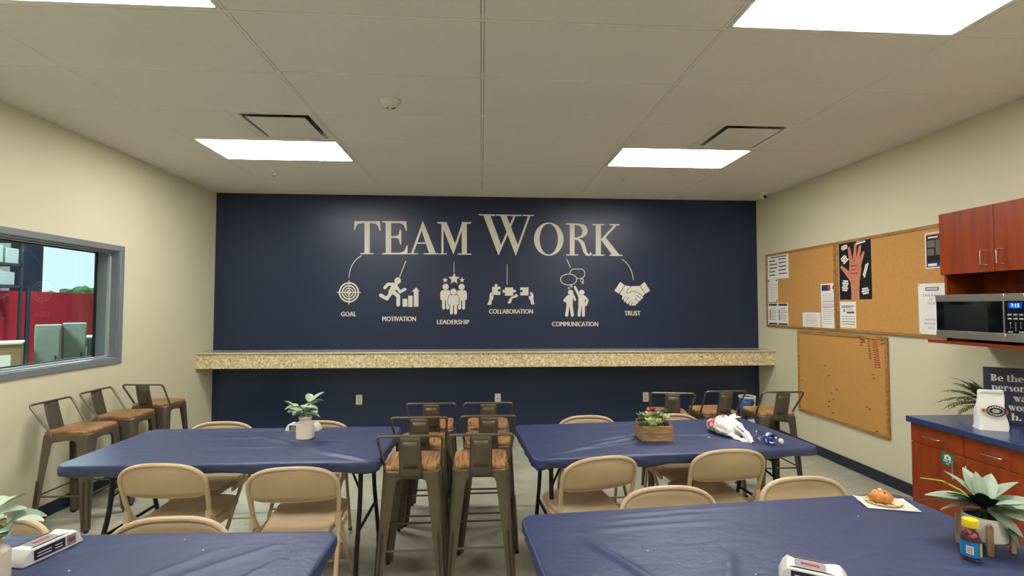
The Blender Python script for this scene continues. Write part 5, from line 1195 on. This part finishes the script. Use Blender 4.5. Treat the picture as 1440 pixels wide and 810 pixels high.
# bucket on a carton in the far right corner
def bucket():
    x, y = 3.16, 5.70
    b = MB().box((x-.13, y-.12, 0), (x+.12, y+.13, .245)).build('carton', M('carton_white', (214, 212, 204), .6), None, bev=.003, seg=1); tag(b, 'white carton on the floor under the paint bucket', 'box')
    t = thing('paint_bucket', 'blue and white paint bucket behind the right hand stools', 'bucket', (x, y, .246))
    MB().lathe([(.074, 0), (.078, .004), (.092, .265), (.096, .268), (.096, .284), (.090, .284), (.086, .25), (.072, .01)], 30).build('pail', M('pail_white', (222, 224, 226), .35), t)
    rows = [[((.078+.014*z/.265+.001)*cos(rad(a)), (.078+.014*z/.265+.001)*sin(rad(a)), z) for a in range(-240, -69, 10)] for z in (.02, .15, .262)]
    MB().grid(rows).build('label', M('pail_blue', (64, 98, 150), .35, var=.3, vs=9), t, smooth=60)
    rows = [[((.078+.014*z/.265+.0015)*cos(rad(a)), (.078+.014*z/.265+.0015)*sin(rad(a)), z) for a in range(-130+int(z*150), -95+int(z*100), 5)][:6] for z in (.03, .12, .2)]
    MB().grid(rows).build('label_band', M('pail_band', (30, 62, 132), .35), t, smooth=60)
    MB().lathe([(.018, 0), (.018, .003)], 16, Matrix.Translation((.02, -.0885, .215)) @ Matrix.Rotation(rad(90), 4, 'X')).build('label_dot', black_pl, t)
    MB().lathe([(.088, .262), (.088, .27)], 30).build('contents', M('paint_dark', (40, 40, 44), .4), t)
    MB().tube([(.096*cos(rad(a)), .096*sin(rad(a)), .262-.05*sin(rad(a-180)) if a > 180 else .262) for a in range(180, 361, 15)], .002, 6).build('bail', steel, t)
bucket()

# ------------------------------------------------------------------ the workshop beyond the window
def workshop():
    grey = M('workshop_wall', (150, 154, 156), .7); dk = M('workshop_dark', (40, 44, 54), .6)
    X0, X1, Y0, Y1, Z1 = -10.2, XL-.2, -2.4, 16, 5
    struct(MB().box((X0-.2, Y0, -.12), (X1-.001, Y1, 0)).build('floor_workshop', concrete))
    struct(MB().box((X0-.2, Y0, Z1), (X1+.2, Y1, Z1+.2)).build('ceiling_workshop', M('workshop_ceiling', (120, 122, 124), .8)))
    struct(MB().box((X0, Y1, 0), (X1+.2, Y1+.2, Z1)).build('wall_workshop_end', grey)); struct(MB().box((X0, Y0-.2, 0), (X1+.2, Y0, Z1)).build('wall_workshop_near', grey))
    w = MB(); a, b, c, d = 11.70, 14.6, 1.6, 4.3
    w.box((X0, Y0, 0), (-10, a, Z1)); w.box((X0, b, 0), (-10, Y1, Z1)); w.box((X0, a, 0), (-10, b, c)); w.box((X0, a, d), (-10, b, Z1)); struct(w.build('wall_workshop_far', grey))
    struct(MB().box((X1, YB+.2, 0), (X1+.1, Y1, Z1)).build('wall_workshop_side', grey)); struct(MB().box((X1, Y0, H+.3), (X1+.1, YB+.2, Z1)).build('wall_workshop_upper', grey))
    red = M('red_panel', (150, 30, 44), .4, var=.12, vs=2)
    for y0, y1, lb in ((8.5, 10.965, 'red panel seen through the window, left of the dark post'), (11.085, 14.4, 'red panel seen through the window below the daylight opening')):
        tag(MB().box((-9.72, y0, .12), (-9.62, y1, 1.90)).build('red_panel', red, None, bev=.01), lb, 'panel', 'red panels in the workshop')
    tag(MB().box((-9.74, 10.985, 0), (-9.60, 11.065, 2.0)).build('dark_post', dk, None, bev=.01), 'thin dark post between the red panels beyond the window', 'post')
    tag(MB().box((-9.99, 11.0, 1.9), (-9.75, 11.50, 4.4)).build('dark_column', M('column_navy', (36, 40, 58), .5), None, bev=.01), 'wide dark column beside the daylight opening beyond the window', 'column')
    # shelving at the far left of the view
    t = thing('steel_shelving', 'grey steel shelving with bins at the left of the window view', 'shelving', (-9.3, 9.88, 0))
    for z in (1.95, 2.38, 2.85, 3.3): MB().box((-.35, -.9, z), (.1, .5, z+.05)).build('shelf_board', dk, t)
    for yy in (-.9, -.2, .48): MB().box((.06, yy, 0), (.1, yy+.05, 3.4)).build('upright', dk, t)
    for k, (yy, z, hh) in enumerate(((-.75, 2.0, .3), (-.1, 2.0, .32), (.15, 2.0, .26), (-.7, 2.43, .36), (-.1, 2.43, .38), (.22, 2.43, .3), (-.7, 2.9, .3), (.0, 2.9, .32))):
        MB().box((-.3, yy, z), (.04, yy+.27, z+hh)).build('bin', M('bin_grey', (146, 152, 154), .6), t, bev=.01)
    cabm = M('cabinet_green', (140, 152, 142), .45)
    for y0, y1, zz, lb in ((7.055, 7.325, 1.325, 'grey green steel cabinet beyond the window, left of the pair'), (7.50, 7.77, 1.335, 'grey green steel cabinet beyond the window, right of the pair')):
        t = thing('steel_cabinet', lb, 'cabinet', (-6.0, (y0+y1)/2, 0), rad(-51), 'steel cabinets beyond the window')
        w = (y1-y0)/2; MB().box((-.40, -w, 0), (0, w, zz)).build('body', cabm, t, bev=.008)
        MB().box((0, -w+.015, .06), (.015, w-.015, zz-.05)).build('door', cabm, t, bev=.003); MB().box((.015, w-.06, zz*.55), (.035, w-.045, zz*.68)).build('handle', black_pl, t)
    for y0, y1, x, zz, m_, lb in ((6.55, 6.95, -6.15, 1.10, M('carton_brown', (150, 124, 92), .8), 'brown carton stack beyond the window beside the steel cabinets'), (8.12, 8.5, -6.42, 1.08, M('crate_grey', (86, 96, 102), .6), 'dark grey crate beyond the window, right of the cabinets')):
        t = thing('storage_box', lb, 'box', (x, (y0+y1)/2, 0), rad(-51)); w = (y1-y0)/2*.8
        MB().box((-.22, -w, 0), (.2, w, zz)).build('body', m_, t, bev=.008); MB().box((-.24, -w-.01, zz), (.22, w+.01, zz+.03)).build('lid', white_pl, t, bev=.006)
        MB().box((.2, -w*.7, zz*.72), (.203, w*.4, zz*.88)).build('sticker', paper, t)
    tag(MB().box((-5.6, 6.2, 0), (-5.0, 7.9, .86)).build('work_bench', M('bench_grey', (108, 110, 106), .5), None, bev=.01), 'low grey work bench beyond the window in front of the cabinets', 'bench')
    # outside: ground and a row of trees
    struct(MB().box((-120, -40, -.3), (-10.3, 160, -.1)).build('ground_outside', M('grass', (92, 124, 66), .9, var=.3, vs=.2)))
    tm = M('tree_leaf', (104, 148, 92), .8, var=.5, vs=.8); bk = M('bark', (84, 66, 50), .9); r = random.Random(11)
    tlab = ['first', 'second', 'third', 'fourth', 'fifth', 'sixth', 'seventh', 'eighth', 'ninth', 'tenth']
    for k in range(6):
        y = 60.5+k*3.3; x = -52-6.5*(k % 2); hh = r.uniform(2.6, 4.0)
        t = thing('tree', 'green tree beyond the daylight opening, %s from the left' % tlab[k], 'tree', (x, y, -.1), 0, 'trees outside the workshop')
        MB().tube([(0, 0, 0), (.1, 0, hh*.6)], [.2, .12], 8).build('trunk', bk, t)
        bm = bmesh.new(); bmesh.ops.create_icosphere(bm, subdivisions=4, radius=1)
        for v in bm.verts:
            f = 1+.35*noise.noise(v.co*2.1+Vector((k, 0, 0)))+.22*noise.noise(v.co*6+Vector((0, k, 0))); v.co = Vector((v.co.x*2.4*f, v.co.y*2.7*f, hh*.62+v.co.z*hh*.42*f))
        me = bpy.data.meshes.new('crown'); bm.to_mesh(me); bm.free(); me.materials.append(tm); o = bpy.data.objects.new('crown', me); COL.objects.link(o); o.parent = t
    # unseen fill lights added overhead to brighten the workshop
    for y in (4, 9.5):
        ld = bpy.data.lights.new('workshop_fill', 'AREA'); ld.shape = 'RECTANGLE'; ld.size = 1.6; ld.size_y = .5; ld.energy = 300; ld.color = (.9, .97, 1)
        lo = bpy.data.objects.new('workshop_fill', ld); COL.objects.link(lo); lo.location = (-7, y, 4.9)
workshop()
